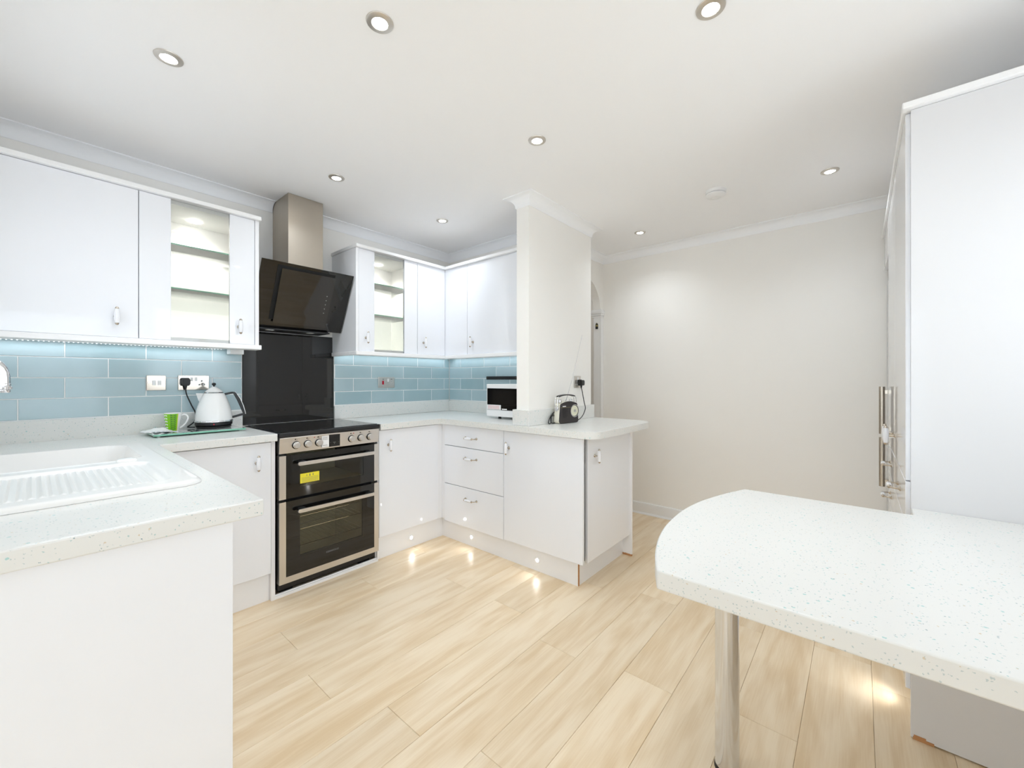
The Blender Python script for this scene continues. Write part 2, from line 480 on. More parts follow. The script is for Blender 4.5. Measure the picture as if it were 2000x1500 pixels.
# unseen walls behind the camera, with added glazed doors and sink window
XD = -2.6  # room extended back so the added light spreads evenly
struct('wall_patio', boxes((XD - 0.12, YP - 0.12, 2.15, 0.80, YP, ZC), (XD - 0.12, YP - 0.12, -0.05, -2.4, YP, 2.15), (0.7, YP - 0.12, -0.05, 0.80, YP, 2.15)), 'wall')
struct('wall_front', boxes((XD - 0.12, YP, -0.05, XD, -0.62, ZC), (XD - 0.12, -0.62, 2.1, XD, 1.02, ZC), (XD - 0.12, 1.02, -0.05, XD, 1.24, ZC)), 'wall')
struct('wall_sink', boxes((XN - 0.12, 1.24, -0.05, XN, 1.27, ZC), (XN - 0.12, 1.27, -0.05, XN, 2.33, 1.15),
                           (XN - 0.12, 1.27, 2.05, XN, 2.33, ZC), (XN - 0.12, 2.33, -0.05, XN, YL + .12, ZC), (XD, 1.119, -0.05, XN, 1.24, ZC)), 'wall')
def window(name, axis, a0, a1, z0, z1, pos, door=False):  # unseen glazed openings, invented to carry the added light
    def bx(a, z, b, z2, d0=0.03, d1=0.09):
        return (pos - d1, a, z, pos - d0, b, z2) if axis == 'x' else (a, pos - d1, z, b, pos - d0, z2)
    w = 0.06
    mid = (a0 + a1) / 2
    o = struct(name, boxes(bx(a0, z0, a0 + w, z1), bx(a1 - w, z0, a1, z1), bx(a0 + w, z0, a1 - w, z0 + w), bx(a0 + w, z1 - w, a1 - w, z1),
                           bx(mid - w / 2, z0 + w, mid + w / 2, z1 - w)), 'trim', bevel=0.004)
    for (s, e) in ((a0 + w, mid - w / 2), (mid + w / 2, a1 - w)):
        p = finish('pane', boxes(bx(s, z0 + w, e, z1 - w, 0.056, 0.064)), 'pane'); p.parent = o
    return o
window('added_door_1', 'x', -0.62, 1.02, 0.0, 2.1, XD)
window('added_door_2', 'y', -2.4, 0.7, 0.0, 2.15, YP)
window('added_window_1', 'x', 1.27, 2.33, 1.15, 2.05, XN)
window('added_window_2', 'y', 0.9, 1.8, 1.1, 2.0, YR)
for n_, b in (('window_sill_1', (XN - 0.03, 1.25, 1.135, XN + 0.03, 2.35, 1.15)), ('window_sill_2', (0.88, YR - 0.03, 1.085, 1.82, YR + 0.03, 1.10))):  # sills of the added windows
    o = struct('trim_' + n_[-1], boxes(b), 'trim', bevel=0.003)

# arch wall with an elliptical opening
AX0, AX1, AZ, AY0, AY1 = 2.83, 3.527, 1.858, 1.89, 1.965
bm = bmesh.new()
ac, aa, ab = (AX0 + AX1) / 2, (AX1 - AX0) / 2, 0.30
curve = [(ac - aa * math.cos(PI * k / 32), AZ + ab * math.sin(PI * k / 32)) for k in range(33)]
def quadface(bm, pts): return bm.faces.new([bm.verts.new(p) for p in pts])
for (xa, za), (xb, zb) in zip(curve, curve[1:]):
    for y in (AY0, AY1): quadface(bm, [(xa, y, za), (xb, y, zb), (xb, y, ZC), (xa, y, ZC)])
    quadface(bm, [(xa, AY0, za), (xa, AY1, za), (xb, AY1, zb), (xb, AY0, zb)])
bmesh.ops.remove_doubles(bm, verts=bm.verts, dist=1e-5)
abox(bm, AX1, AY0, -0.05, XF, AY1, ZC)
struct('wall_arch', bm, 'wall')
struct('wall_hall', boxes((2.7, 3.15, -0.05, XF, 3.25, ZC), (2.7, YL + .12, -0.05, 2.83, 3.15, ZC)), 'wallpaper')
# pilaster capital and casing on the arch jamb
bm = bmesh.new()
for z0, z1, e in ((1.865, 1.875, 0.016), (1.835, 1.865, 0.022), (1.818, 1.835, 0.016), (1.80, 1.818, 0.010)):
    abox(bm, AX1 - e, AY0 - e, z0, XF - 0.002, AY1 + e, z1)
struct('trim_3', bm, 'trim', bevel=0.002)
struct('trim_4', boxes((AX1 - 0.004, AY0 - 0.006, 0.0, XF - 0.002, AY0 + 0.001, 1.80), (AX1 - 0.006, AY0 + 0.004, 0.0, AX1 + 0.001, AY1 - 0.004, 1.80)), 'trim')

# coving
cz0, cp = 2.312, 0.065
prof = [(0, ZC), (0, cz0), (0.004, cz0)]
for k in range(9):
    a = (PI / 2) * k / 8
    prof.append((0.006 + 0.055 * (1 - math.cos(a)), cz0 + 0.004 + 0.054 * math.sin(a)))
prof += [(cp, ZC - 0.005), (cp, ZC)]
path = [(1.037, YL), (XN, YL), (XN, 1.119), (XD, 1.119), (XD, YP), (0.80, YP), (0.80, YR), (XF, YR), (XF, AY0), (2.83, AY0), (2.83, 1.60), (2.045, 1.60), (2.045, 1.70), (2.578, 1.70), (2.578, YL), (1.258, YL)]
struct('trim_5', sweep(bmesh.new(), prof, path), 'cove')
# skirting with quadrant bead
sk = [(0, 0), (0.028, 0), (0.027, 0.006), (0.022, 0.012), (0.015, 0.015), (0.015, 0.085), (0.010, 0.097), (0.004, 0.10), (0, 0.10)]
struct('baseboard_back', sweep(bmesh.new(), sk, [(XF, YR), (XF, AY0 - 0.007)]), 'trim')
struct('baseboard_inner', sweep(bmesh.new(), sk, [(2.83, 3.0), (2.83, 1.60), (2.67, 1.60)]), 'trim')
struct('baseboard_front', sweep(bmesh.new(), sk, [(XN, 1.119), (XD, 1.119), (XD, 1.03)]), 'trim')
struct('baseboard_right', sweep(bmesh.new(), sk, [(XD, -0.63), (XD, YP), (-2.41, YP)]), 'trim')

# ------------------------------------------------------------------ tiles
def tiles(wall_o, u0, u1, rows, make):
    for z0, z1, joint in rows:
        k = math.floor((u0 - joint) / 0.3) * 0.3 + joint
        while k < u1:
            a, b = max(k, u0), min(k + 0.3, u1)
            if b - a > 0.012: make(a, b, z0, z1)
            k += 0.3
G = 0.0027
tcache = {}
def tile_obj(wall_o, loc, w, h, rot):
    key = (round(w, 3), round(h, 3))
    if key not in tcache:
        bm = bmesh.new(); w, h = key; c = 0.0012
        F_ = [bm.verts.new((x, -0.008, z)) for x, z in ((c, c), (w - c, c), (w - c, h - c), (c, h - c))]
        B_ = [bm.verts.new((x, -0.0065, z)) for x, z in ((0, 0), (w, 0), (w, h), (0, h))]
        D_ = [bm.verts.new((x, 0, z)) for x, z in ((0, 0), (w, 0), (w, h), (0, h))]
        bm.faces.new(F_)
        for i in range(4):
            j = (i + 1) % 4
            bm.faces.new((B_[i], B_[j], F_[j], F_[i])); bm.faces.new((D_[i], D_[j], B_[j], B_[i]))
        me = bpy.data.meshes.new('tile'); bm.to_mesh(me); bm.free(); me.materials.append(M['tile']); tcache[key] = me
    o = bpy.data.objects.new('tile', tcache[key]); C.objects.link(o)
    o.location = loc; o.rotation_euler = (0, 0, rot); o.parent = wall_o
RA, RB = 0.106, 0.259 - 0.3
rowsL = [(1.015, 1.115, RB), (1.115, 1.215, RA), (1.215, 1.315, RB), (1.315, 1.402, RA)]
for u0, u1 in ((XN, 0.861), (1.452, 2.569)):
    tiles(wl, u0, u1, rowsL, lambda a, b, z0, z1: tile_obj(wl, (a + G, YL, z0 + G), b - a - 2 * G, z1 - z0 - 2 * G, 0))
    g = finish('grout', boxes((u0, YL - 0.0062, 1.012, u1, YL, 1.402)), 'grout'); g.parent = wl
wi = bpy.data.objects['wall_inner']
rowsI = [(1.015, 1.115, 2.667), (1.115, 1.215, 2.812), (1.215, 1.315, 2.667), (1.315, 1.402, 2.812)]
tiles(wi, 1.70, YL - 0.009, rowsI, lambda a, b, z0, z1: tile_obj(wi, (2.578, b - G, z0 + G), b - a - 2 * G, z1 - z0 - 2 * G, -PI / 2))
g = finish('grout', boxes((2.5718, 1.70, 1.012, 2.578, YL - 0.006, 1.402)), 'grout'); g.parent = wi

# ------------------------------------------------------------------ handles (one T-bar, one bow), shared meshes
def t_handle_mesh():
    bm = bmesh.new()
    Rx = Matrix.Rotation(PI / 2, 4, 'X')      # z axis -> -y axis (outwards)
    lathe(bm, [(0.0095, 0.0), (0.0095, 0.002), (0.006, 0.005), (0.0045, 0.012), (0.0045, 0.026)], 16, [1] * 4, Rx)
    off = Matrix.Translation((0, -0.032, 0))
    prof = [(0.001, -0.0425), (0.0045, -0.041), (0.0072, -0.036), (0.0075, -0.0345), (0.0078, -0.0325), (0.0096, -0.022), (0.0108, -0.010), (0.0110, 0),
            (0.0108, 0.010), (0.0096, 0.022), (0.0078, 0.0325), (0.0075, 0.0345), (0.0072, 0.036), (0.0045, 0.041), (0.001, 0.0425)]
    mats = [1, 1, 1, 1] + [0] * 6 + [1, 1, 1, 1]
    lathe(bm, prof, 16, mats, off)
    bmesh.ops.recalc_face_normals(bm, faces=bm.faces)
    me = bpy.data.meshes.new('handle'); bm.to_mesh(me); bm.free(); me.set_sharp_from_angle(angle=math.radians(38))
    me.materials.append(M['porcelain']); me.materials.append(M['nickel']); return me
def bow_handle_mesh():
    bm = bmesh.new()
    Rx = Matrix.Rotation(PI / 2, 4, 'X')
    for s in (-1, 1):
        lathe(bm, [(0.0085, 0.0), (0.0085, 0.002), (0.005, 0.005), (0.004, 0.008)], 16, [1] * 3, Matrix.Translation((s * 0.056, 0, 0)) @ Rx)
        tube(bm, smooth_path([(s * 0.056, -0.004, 0), (s * 0.055, -0.016, 0), (s * 0.047, -0.027, 0), (s * 0.036, -0.031, 0)], 4), 0.0035, 8, 1)
        lathe(bm, [(0.001, -0.007), (0.006, -0.004), (0.0075, 0), (0.006, 0.004), (0.001, 0.007)], 12, [1] * 4,
              Matrix.Translation((s * 0.037, -0.031, 0)) @ Matrix.Rotation(PI / 2, 4, 'Y'))
    lathe(bm, [(0.0065, -0.032), (0.009, -0.018), (0.0098, 0), (0.009, 0.018), (0.0065, 0.032)], 16, [0] * 4,
          Matrix.Translation((0, -0.031, 0)) @ Matrix.Rotation(PI / 2, 4, 'Y'))
    bmesh.ops.recalc_face_normals(bm, faces=bm.faces)
    me = bpy.data.meshes.new('handle'); bm.to_mesh(me); bm.free(); me.set_sharp_from_angle(angle=math.radians(38))
    me.materials.append(M['porcelain']); me.materials.append(M['nickel']); return me
TH, BH = t_handle_mesh(), bow_handle_mesh()
def handle(root, door, me, loc, rz):
    o = bpy.data.objects.new('handle', me); C.objects.link(o)
    o.parent = door; o.location = Vector(loc) - Vector(ROOT_LOC[root.name]); o.rotation_euler = (0, 0, rz)
    o['label'] = 'white porcelain handle with satin nickel ends'
    return o
def knob_light(name, label, loc, rz, watt, group):
    t = thing(name, label, 'light', loc, group)
    Rx = Matrix.Rotation(PI / 2, 4, 'X'); R = Matrix.Rotation(rz, 4, 'Z')
    bm = lathe(bmesh.new(), [(0.0155, -0.0005), (0.0155, 0.003), (0.012, 0.0045), (0.011, 0.003)], 20, None, R @ Rx)
    part(t, 'bezel', bm, 'plastic', local=True)
    bm = lathe(bmesh.new(), [(0.0108, 0.0005), (0.0105, 0.0042), (0.006, 0.0052)], 20, None, R @ Rx)
    part(t, 'lens', bm, 'lamp_s', local=True)
    d = bpy.data.lights.new('plinth_lamp', 'SPOT'); d.energy = watt; d.spot_size = 2.2; d.spot_blend = 1.0; d.shadow_soft_size = 0.012
    o = bpy.data.objects.new('plinth_lamp', d); C.objects.link(o); o.parent = t
    dr = R @ Vector((0, -1, -0.12)); o.location = R @ Vector((0, -0.012, 0))
    o.rotation_euler = dr.to_track_quat('-Z', 'Y').to_euler()
    return t

# ------------------------------------------------------------------ worktops
def cells(bm, xs, ys, solid, z0, z1):
    X, Y = len(xs) - 1, len(ys) - 1
    S = lambda i, j: 0 <= i < X and 0 <= j < Y and solid((xs[i] + xs[i + 1]) / 2, (ys[j] + ys[j + 1]) / 2)
    V = {}
    def v(i, j, z):
        k = (i, j, z)
        if k not in V: V[k] = bm.verts.new((xs[i], ys[j], z))
        return V[k]
    for i in range(X):
        for j in range(Y):
            if not S(i, j): continue
            bm.faces.new((v(i, j, z1), v(i + 1, j, z1), v(i + 1, j + 1, z1), v(i, j + 1, z1)))
            bm.faces.new((v(i, j, z0), v(i, j + 1, z0), v(i + 1, j + 1, z0), v(i + 1, j, z0)))
            for di, dj, a, b in ((-1, 0, (i, j + 1), (i, j)), (1, 0, (i + 1, j), (i + 1, j + 1)), (0, -1, (i, j), (i + 1, j)), (0, 1, (i + 1, j + 1), (i, j + 1))):
                if not S(i + di, j + dj):
                    bm.faces.new((v(*a, z0), v(*b, z0), v(*b, z1), v(*a, z1)))
    return bm
WT0, WT = 0.872, 0.912
SY0, SY1, SX0, SX1 = 1.415, 2.485, -0.185, 0.322
t = thing('worktop', 'white speckled worktop around the sink, running from the left to the cooker', 'worktop', (0.07, 1.9, WT0))
bm = cells(bmesh.new(), [XN, SX0 + 0.02, SX1 - 0.045, 0.372, 0.866], [1.12, SY0 + 0.045, 2.405, 2.43, 2.955],
           lambda x, y: (x < 0.372 or y > 2.405) and not (SX0 + 0.02 < x < SX1 - 0.045 and SY0 + 0.045 < y < 2.43), WT0, WT)
part(t, 'slab', bm, 'worktop', bevel=0.003)
part(t, 'upstand', boxes((XN, 2.955, WT0, 0.861, 2.974, 1.012)), 'worktop', bevel=0.002)
part(t, 'upstand', boxes((XN + 0.001, 1.12, WT + 0.0005, XN + 0.02, 2.954, 1.012)), 'worktop', bevel=0.002)

t = thing('worktop', 'white speckled corner worktop with a rounded peninsula end carrying the radio', 'worktop', (2.1, 2.1, WT0))
left_arc = [(1.998 + 0.09 - 0.09 * math.cos(a), 1.195 - 0.09 * math.sin(a)) for a in [PI / 2 * k / 8 for k in range(9)]]
right_arc = [(2.858 - 0.15 + 0.15 * math.sin(a), 1.104 + 0.15 - 0.15 * math.cos(a)) for a in [PI / 2 * k / 10 for k in range(11)]]
poly = [(1.492, 2.955), (1.492, 2.405), (1.998, 2.405)] + left_arc + [(2.25, 1.101), (2.45, 1.101)] + right_arc + \
       [(2.858, 1.60), (2.831, 1.60), (2.831, 1.599), (2.044, 1.599), (2.044, 1.701), (2.577, 1.701), (2.577, 2.955)]
part(t, 'slab', prism(bmesh.new(), poly, WT0, WT), 'worktop', bevel=0.003)
part(t, 'upstand', boxes((1.452, 2.955, WT + 0.0005, 2.558, 2.974, 1.012)), 'worktop', bevel=0.002)
part(t, 'upstand', boxes((2.558, 1.72, WT + 0.0005, 2.577, 2.974, 1.012)), 'worktop', bevel=0.002)
# upstand wrapped round the pier
part(t, 'upstand', boxes((2.025, 1.58, WT + 0.0005, 2.85, 1.599, 1.012)), 'worktop', bevel=0.002)
part(t, 'upstand', boxes((2.025, 1.5995, WT + 0.0005, 2.044, 1.72, 1.012)), 'worktop', bevel=0.002)
part(t, 'upstand', boxes((2.0445, 1.701, WT + 0.0005, 2.5575, 1.72, 1.012)), 'worktop', bevel=0.002)

# breakfast bar
BZ = 0.774
t = thing('breakfast_bar', 'white speckled breakfast bar with a curved end on a chrome leg, at the right', 'table', (1.40, 0.315, 0))
ctrl = [(0.921, 0.352), (1.004, 0.388), (1.10, 0.418), (1.20, 0.438), (1.30, 0.447), (1.402, 0.449), (1.52, 0.438), (1.615, 0.418), (1.72, 0.388), (1.828, 0.348)]
arc = [(p.x, p.y) for p in smooth_path([(x, y, 0) for x, y in ctrl], 4)]
poly = [(0.921, YR + 0.001)] + arc + [(1.828, -0.129), (1.9195, -0.129), (1.9195, YR + 0.001)]
part(t, 'tabletop', prism(bmesh.new(), poly, BZ - 0.044, BZ), 'worktop', bevel=0.004, seg=3)
lx, ly = 1.402, 0.315
part(t, 'leg', lathe(bmesh.new(), [(0.034, 0.012), (0.034, BZ - 0.05)], 40, None, Matrix.Translation((lx, ly, 0))), 'leg')
part(t, 'top_plate', lathe(bmesh.new(), [(0.05, BZ - 0.0505), (0.05, BZ - 0.0442)], 32, None, Matrix.Translation((lx, ly, 0))), 'chrome')
part(t, 'foot_ring', lathe(bmesh.new(), [(0.0365, 0.0), (0.0365, 0.004), (0.0345, 0.0118)], 40, None, Matrix.Translation((lx, ly, 0))), 'black')

# ------------------------------------------------------------------ base units
def flat_door(root, name, x0, y0, z0, x1, y1, z1, m='gloss', parent=None):
    return part(root, name, boxes((x0, y0, z0, x1, y1, z1)), m, bevel=0.0018, parent=parent)

# sink run: end panel, sink unit
t = thing('base_unit', 'white gloss end panel and sink unit under the left worktop', 'cabinet', (0.05, 1.8, 0))
part(t, 'end_panel', boxes((XN + 0.001, 1.14, 0, 0.312, 1.158, WT0)), 'gloss', bevel=0.001)
part(t, 'carcass', boxes((XN + 0.001, 1.159, 0.15, 0.288, 1.40, WT0 - 0.001), (XN + 0.001, 1.40, 0.15, 0.288, 2.43, 0.60), (0.25, 1.40, 0.60, 0.288, 2.43, WT0 - 0.001)), 'white')
part(t, 'plinth', boxes((0.24, 1.159, 0, 0.255, 2.46, 0.149)), 'gloss2')
for a, b in ((1.162, 1.75), (1.754, 2.40)):
    d = flat_door(t, 'door', 0.289, a, 0.152, 0.309, b, 0.866)
    handle(t, d, TH, (0.309, b - 0.06 if a < 1.5 else a + 0.06, 0.765), PI / 2)

t = thing('base_unit', 'white gloss corner base unit with one door, left of the cooker', 'cabinet', (0.58, 2.7, 0))
part(t, 'carcass', boxes((0.33, 2.451, 0.15, 0.843, 2.95, WT0 - 0.001)), 'white')
d = flat_door(t, 'door', 0.325, 2.43, 0.155, 0.842, 2.449, 0.866)
handle(t, d, TH, (0.772, 2.43, 0.765), 0)
part(t, 'plinth', boxes((0.256, 2.462, 0, 0.843, 2.478, 0.149)), 'gloss2')
t = single('cooker_side_panel', 'narrow white upright panel between the cooker and the unit left of it', 'panel',
           boxes((0.8445, 2.437, 0, 0.865, 2.95, WT0 - 0.001)), 'white', (0.855, 2.7, 0), bevel=0.001)

# right of the cooker: door, corner post, drawers, door, end door
t = thing('base_unit', 'white gloss base unit with one door, right of the cooker', 'cabinet', (1.76, 2.7, 0))
part(t, 'carcass', boxes((1.488, 2.451, 0.15, 2.03, 2.95, WT0 - 0.001)), 'white')
part(t, 'side_panel', boxes((1.4865, 2.437, 0, 1.4935, 2.4505, WT0 - 0.001)), 'white')
d = flat_door(t, 'door', 1.4945, 2.43, 0.155, 1.992, 2.449, 0.866)
handle(t, d, TH, (1.565, 2.43, 0.765), 0)
part(t, 'corner_post', boxes((1.995, 2.437, 0.15, 2.036, 2.4505, WT0 - 0.001), (2.037, 2.404, 0.15, 2.05, 2.4505, WT0 - 0.001)), 'gloss2', bevel=0.001)
part(t, 'plinth', boxes((1.4865, 2.462, 0, 2.065, 2.478, 0.149)), 'gloss2')

t = thing('drawer_unit', 'white gloss unit of three drawers beside the inner corner', 'cabinet', (2.3, 2.1, 0))
part(t, 'carcass', boxes((2.051, 1.802, 0.15, 2.57, 2.40, WT0 - 0.001)), 'white')
for z0, z1, hz in ((0.715, 0.866, 0.787), (0.428, 0.711, 0.640), (0.142, 0.424, 0.347)):
    d = flat_door(t, 'drawer_front', 2.03, 1.8035, z0, 2.049, 2.401, z1)
    handle(t, d, BH, (2.03, 2.112, hz), -PI / 2)

t = thing('base_unit', 'wide white gloss peninsula door unit right of the drawers', 'cabinet', (2.3, 1.5, 0))
part(t, 'carcass', boxes((2.051, 1.53, 0.15, 2.576, 1.799, WT0 - 0.001), (2.576, 1.53, 0.15, 2.64, 1.699, WT0 - 0.001), (2.058, 1.53, 0.15, 2.06, 1.54, 0.16)), 'white')
part(t, 'corner_post', boxes((2.052, 1.222, 0.15, 2.075, 1.529, WT0 - 0.001)), 'blackr')  # black here paints in the deep shade of the gap between doors
d = flat_door(t, 'door', 2.03, 1.200, 0.147, 2.049, 1.7995, 0.866)
handle(t, d, TH, (2.03, 1.755, 0.758), -PI / 2)
part(t, 'plinth', boxes((2.065, 1.253, 0, 2.081, 2.478, 0.149)), 'gloss2')
part(t, 'worn_edge', boxes((2.0655, 1.2515, 0.0, 2.0805, 1.2535, 0.148)), 'mdf', label='bare chipboard edge where the foil has come off')

t = thing('base_unit', 'white gloss end unit of the peninsula with its door facing the breakfast bar', 'cabinet', (2.35, 1.3, 0))
part(t, 'carcass', boxes((2.076, 1.222, 0.15, 2.648, 1.529, WT0 - 0.001)), 'blackr')  # black carcass stands in for shade seen through the door gap
d = flat_door(t, 'door', 2.086, 1.20, 0.143, 2.6525, 1.2195, 0.862)
handle(t, d, TH, (2.165, 1.20, 0.755), 0)
part(t, 'plinth', boxes((2.0815, 1.253, 0, 2.653, 1.268, 0.149)), 'gloss2')
part(t, 'end_panel', boxes((2.6535, 1.187, 0.012, 2.668, 1.598, WT0 - 0.001)), 'white', bevel=0.001)
bm = bmesh.new(); n = 14
for k in range(n):
    y = 1.188 + k * 0.005; abox(bm, 2.6525 + 0.001 * random.random(), y, 0.0, 2.667, y + 0.005, 0.0115 + 0.004 * random.random())
part(t, 'worn_foot', bm, 'mdf', label='crumbling bare chipboard at the foot of the panel')

for n_, loc, rz in (('on the plinth right of the cooker', (1.771, 2.4615, 0.069), 0), ('on the plinth under the three drawers', (2.0645, 2.139, 0.067), -PI / 2),
                    ('on the plinth under the wide peninsula door', (2.0645, 1.546, 0.070), -PI / 2)):
    knob_light('plinth_light', 'small round lit spotlight ' + n_, loc, rz, PLINTH_W, 'plinth spotlights')

# ------------------------------------------------------------------ cooker
X0, X1 = 0.878, 1.478
t = thing('cooker', 'stainless steel electric double oven cooker with black glass hob', 'cooker', (1.178, 2.68, 0))
part(t, 'body', boxes((X0 + 0.004, 2.452, 0.035, X1 - 0.004, 2.94, 0.07), (X0 + 0.004, 2.90, 0.07, X1 - 0.004, 2.94, 0.889),
                      (X0 + 0.004, 2.452, 0.07, X0 + 0.05, 2.90, 0.889), (X1 - 0.05, 2.452, 0.07, X1 - 0.004, 2.90, 0.889),
                      (X0 + 0.05, 2.452, 0.79, X1 - 0.05, 2.90, 0.889), (X0 + 0.05, 2.452, 0.51, X1 - 0.05, 2.90, 0.57),
                      (X0 + 0.03, 2.47, 0.0, X0 + 0.09, 2.53, 0.035), (X1 - 0.09, 2.47, 0.0, X1 - 0.03, 2.53, 0.035)), 'black')
# oven cavities
M['enamel'] = mat('grey_oven_enamel', srgb(178, 176, 152), 0.35)
part(t, 'oven_cavity', boxes((X0 + 0.05, 2.89, 0.07, X1 - 0.05, 2.899, 0.51), (X0 + 0.051, 2.46, 0.07, X0 + 0.056, 2.89, 0.51), (X1 - 0.056, 2.46, 0.07, X1 - 0.051, 2.89, 0.51),
                             (X0 + 0.056, 2.46, 0.0701, X1 - 0.056, 2.89, 0.075), (X0 + 0.056, 2.46, 0.504, X1 - 0.056, 2.89, 0.5099),
                             (X0 + 0.056, 2.89, 0.575, X1 - 0.056, 2.899, 0.785), (X0 + 0.056, 2.46, 0.5701, X1 - 0.056, 2.89, 0.575)), 'enamel')
bm = bmesh.new()
for zr in (0.405, 0.33, 0.235):
    for k in range(14):
        xx = X0 + 0.07 + k * (X1 - X0 - 0.14) / 13
        tube(bm, [(xx, 2.50, zr), (xx, 2.87, zr)], 0.0014, 5)
    tube(bm, [(X0 + 0.058, 2.50, zr), (X1 - 0.058, 2.50, zr)], 0.003, 6); tube(bm, [(X0 + 0.058, 2.87, zr), (X1 - 0.058, 2.87, zr)], 0.003, 6)
part(t, 'oven_rack', bm, 'chrome')
# hob glass
part(t, 'hob_frame', boxes((X0 - 0.006, 2.400, 0.889, X1 + 0.006, 2.955, 0.913)), 'black', bevel=0.004)
part(t, 'hob_glass', boxes((X0 + 0.006, 2.415, 0.913, X1 - 0.006, 2.945, 0.9165)), 'bglass', bevel=0.001)
M['ring'] = mat('grey_hob_ring_print', srgb(70, 70, 70), 0.2)
for cx, cy, r in ((1.03, 2.54, 0.09), (1.33, 2.54, 0.075), (1.03, 2.80, 0.075), (1.33, 2.80, 0.09)):
    n = 48; bm = bmesh.new()
    for k in range(n):
        a, b = 2 * PI * k / n, 2 * PI * (k + 1) / n
        quadface(bm, [(cx + r * math.cos(a), cy + r * math.sin(a), 0.9168), (cx + r * math.cos(b), cy + r * math.sin(b), 0.9168),
                      (cx + (r + .0015) * math.cos(b), cy + (r + .0015) * math.sin(b), 0.9168), (cx + (r + .0015) * math.cos(a), cy + (r + .0015) * math.sin(a), 0.9168)])
    bmesh.ops.remove_doubles(bm, verts=bm.verts, dist=1e-6)
    part(t, 'cooking_zone', bm, 'ring')
# control fascia
pf = bmesh.new()
prism(pf, [(2.4125, 0.797), (2.4035, 0.884), (2.408, 0.8885), (2.4515, 0.8885), (2.4515, 0.797)], X0 - 0.002, X1 + 0.002,
      mtx=Matrix(((0, 0, 1, 0), (1, 0, 0, 0), (0, 1, 0, 0), (0, 0, 0, 1))))
fas = part(t, 'control_panel', pf, 'steel', bevel=0.0015)
Rk = Matrix.Rotation(PI / 2 , 4, 'X')
for kx in (0.962, 1.025, 1.088, 1.289, 1.351, 1.413):
    bm = lathe(bmesh.new(), [(0.0225, 0.0), (0.0215, 0.004), (0.0195, 0.006), (0.0190, 0.010), (0.0175, 0.0105), (0.0165, 0.022), (0.0150, 0.0235), (0.003, 0.0237)],
               28, [0, 0, 0, 1, 1, 1, 1], Matrix.Translation((kx, 2.408, 0.839)) @ Rk)
    part(t, 'control_knob', bm, ['black', 'steel'], label='brushed steel knob on a black collar')
    bm = boxes((kx - 0.008, 2.4034, 0.868, kx - 0.002, 2.4052, 0.8745), (kx + 0.001, 2.4034, 0.868, kx + 0.006, 2.4052, 0.8695))
    part(t, 'knob_marking', bm, 'inkd', parent=fas)
for kx in (1.062, 1.302):
    part(t, 'indicator', lathe(bmesh.new(), [(0.003, 0), (0.002, 0.003)], 12, None, Matrix.Translation((kx, 2.4045, 0.872)) @ Rk), 'red', parent=fas)
dsp = part(t, 'display', boxes((1.147, 2.4022, 0.806, 1.213, 2.409, 0.877)), 'bglass')
part(t, 'display_marking', boxes((1.170, 2.4017, 0.8295, 1.188, 2.4024, 0.832), (1.1775, 2.4017, 0.820, 1.1795, 2.4024, 0.8275), (1.154, 2.4017, 0.829, 1.157, 2.4024, 0.8315), (1.203, 2.4017, 0.829, 1.206, 2.4024, 0.8315)), 'ink', parent=dsp)
st = part(t, 'sticker', boxes((1.104, 2.4025, 0.809, 1.146, 2.409, 0.873)), 'paper', label='white paper label with small grey print')
part(t, 'print', boxes(*[(1.108, 2.402, z, 1.142 - 0.006 * (i % 2), 2.4026, z + 0.0012) for i, z in enumerate((0.867, 0.863, 0.859, 0.855, 0.851, 0.820, 0.816))]), 'ink', parent=st)['kind'] = 'stuff'
# oven doors
def oven_door(z0, z1, hz, wz0, wz1, bottom, wx0, wx1):
    y0, y1 = 2.41, 2.449
    gx0, gx1 = X0 + 0.032, X1 - 0.030
    gz0 = z0 + (0.034 if bottom else 0)
    bmf = boxes((gx0, y0 + 0.001, gz0, wx0, y0 + 0.008, z1), (wx1, y0 + 0.001, gz0, gx1, y0 + 0.008, z1),
                (wx0, y0 + 0.001, gz0, wx1, y0 + 0.008, wz0), (wx0, y0 + 0.001, wz1, wx1, y0 + 0.008, z1))
    bmesh.ops.remove_doubles(bmf, verts=bmf.verts, dist=1e-5)
    d = part(t, 'oven_door', bmf, 'bglass')
    fr = [(X0 - 0.002, y0, z0, gx0, y1, z1), (gx1, y0, z0, X1 + 0.002, y1, z1)]
    if bottom: fr.append((gx0, y0, z0, gx1, y1, z0 + 0.034))
    for b in fr: part(t, 'steel_edge', boxes(b), 'steel', parent=d, label='brushed steel edge strip')
    part(t, 'window_pane', boxes((wx0, y0 + 0.0012, wz0, wx1, y0 + 0.006, wz1)), 'ovenglass', parent=d)
    bm = bmesh.new()
    prism(bm, [(a, b) for a, b in rrect(0.958, hz - 0.010, 1.434, hz + 0.010, 0.0095)], 2.366, 2.378, 0, Matrix(((1, 0, 0, 0), (0, 0, 1, 0), (0, 1, 0, 0), (0, 0, 0, 1))))
    part(t, 'door_handle', bm, 'steel', parent=d, bevel=0.001, label='brushed steel bar handle')
    for xa in (0.972, 1.386):
        part(t, 'handle_bracket', boxes((xa, 2.378, hz - 0.006, xa + 0.034, 2.4115, hz + 0.012)), 'black', parent=d, bevel=0.003)
    return d
d1 = oven_door(0.546, 0.785, 0.737, 0.600, 0.728, False, 0.985, 1.372)
d2 = oven_door(0.081, 0.531, 0.474, 0.215, 0.458, True, 0.985, 1.365)
ye = part(t, 'warning_sticker', boxes((0.985, 2.4098, 0.618, 1.092, 2.4112, 0.672)), 'yellow', parent=d1, label='yellow warning sticker with small grey print')
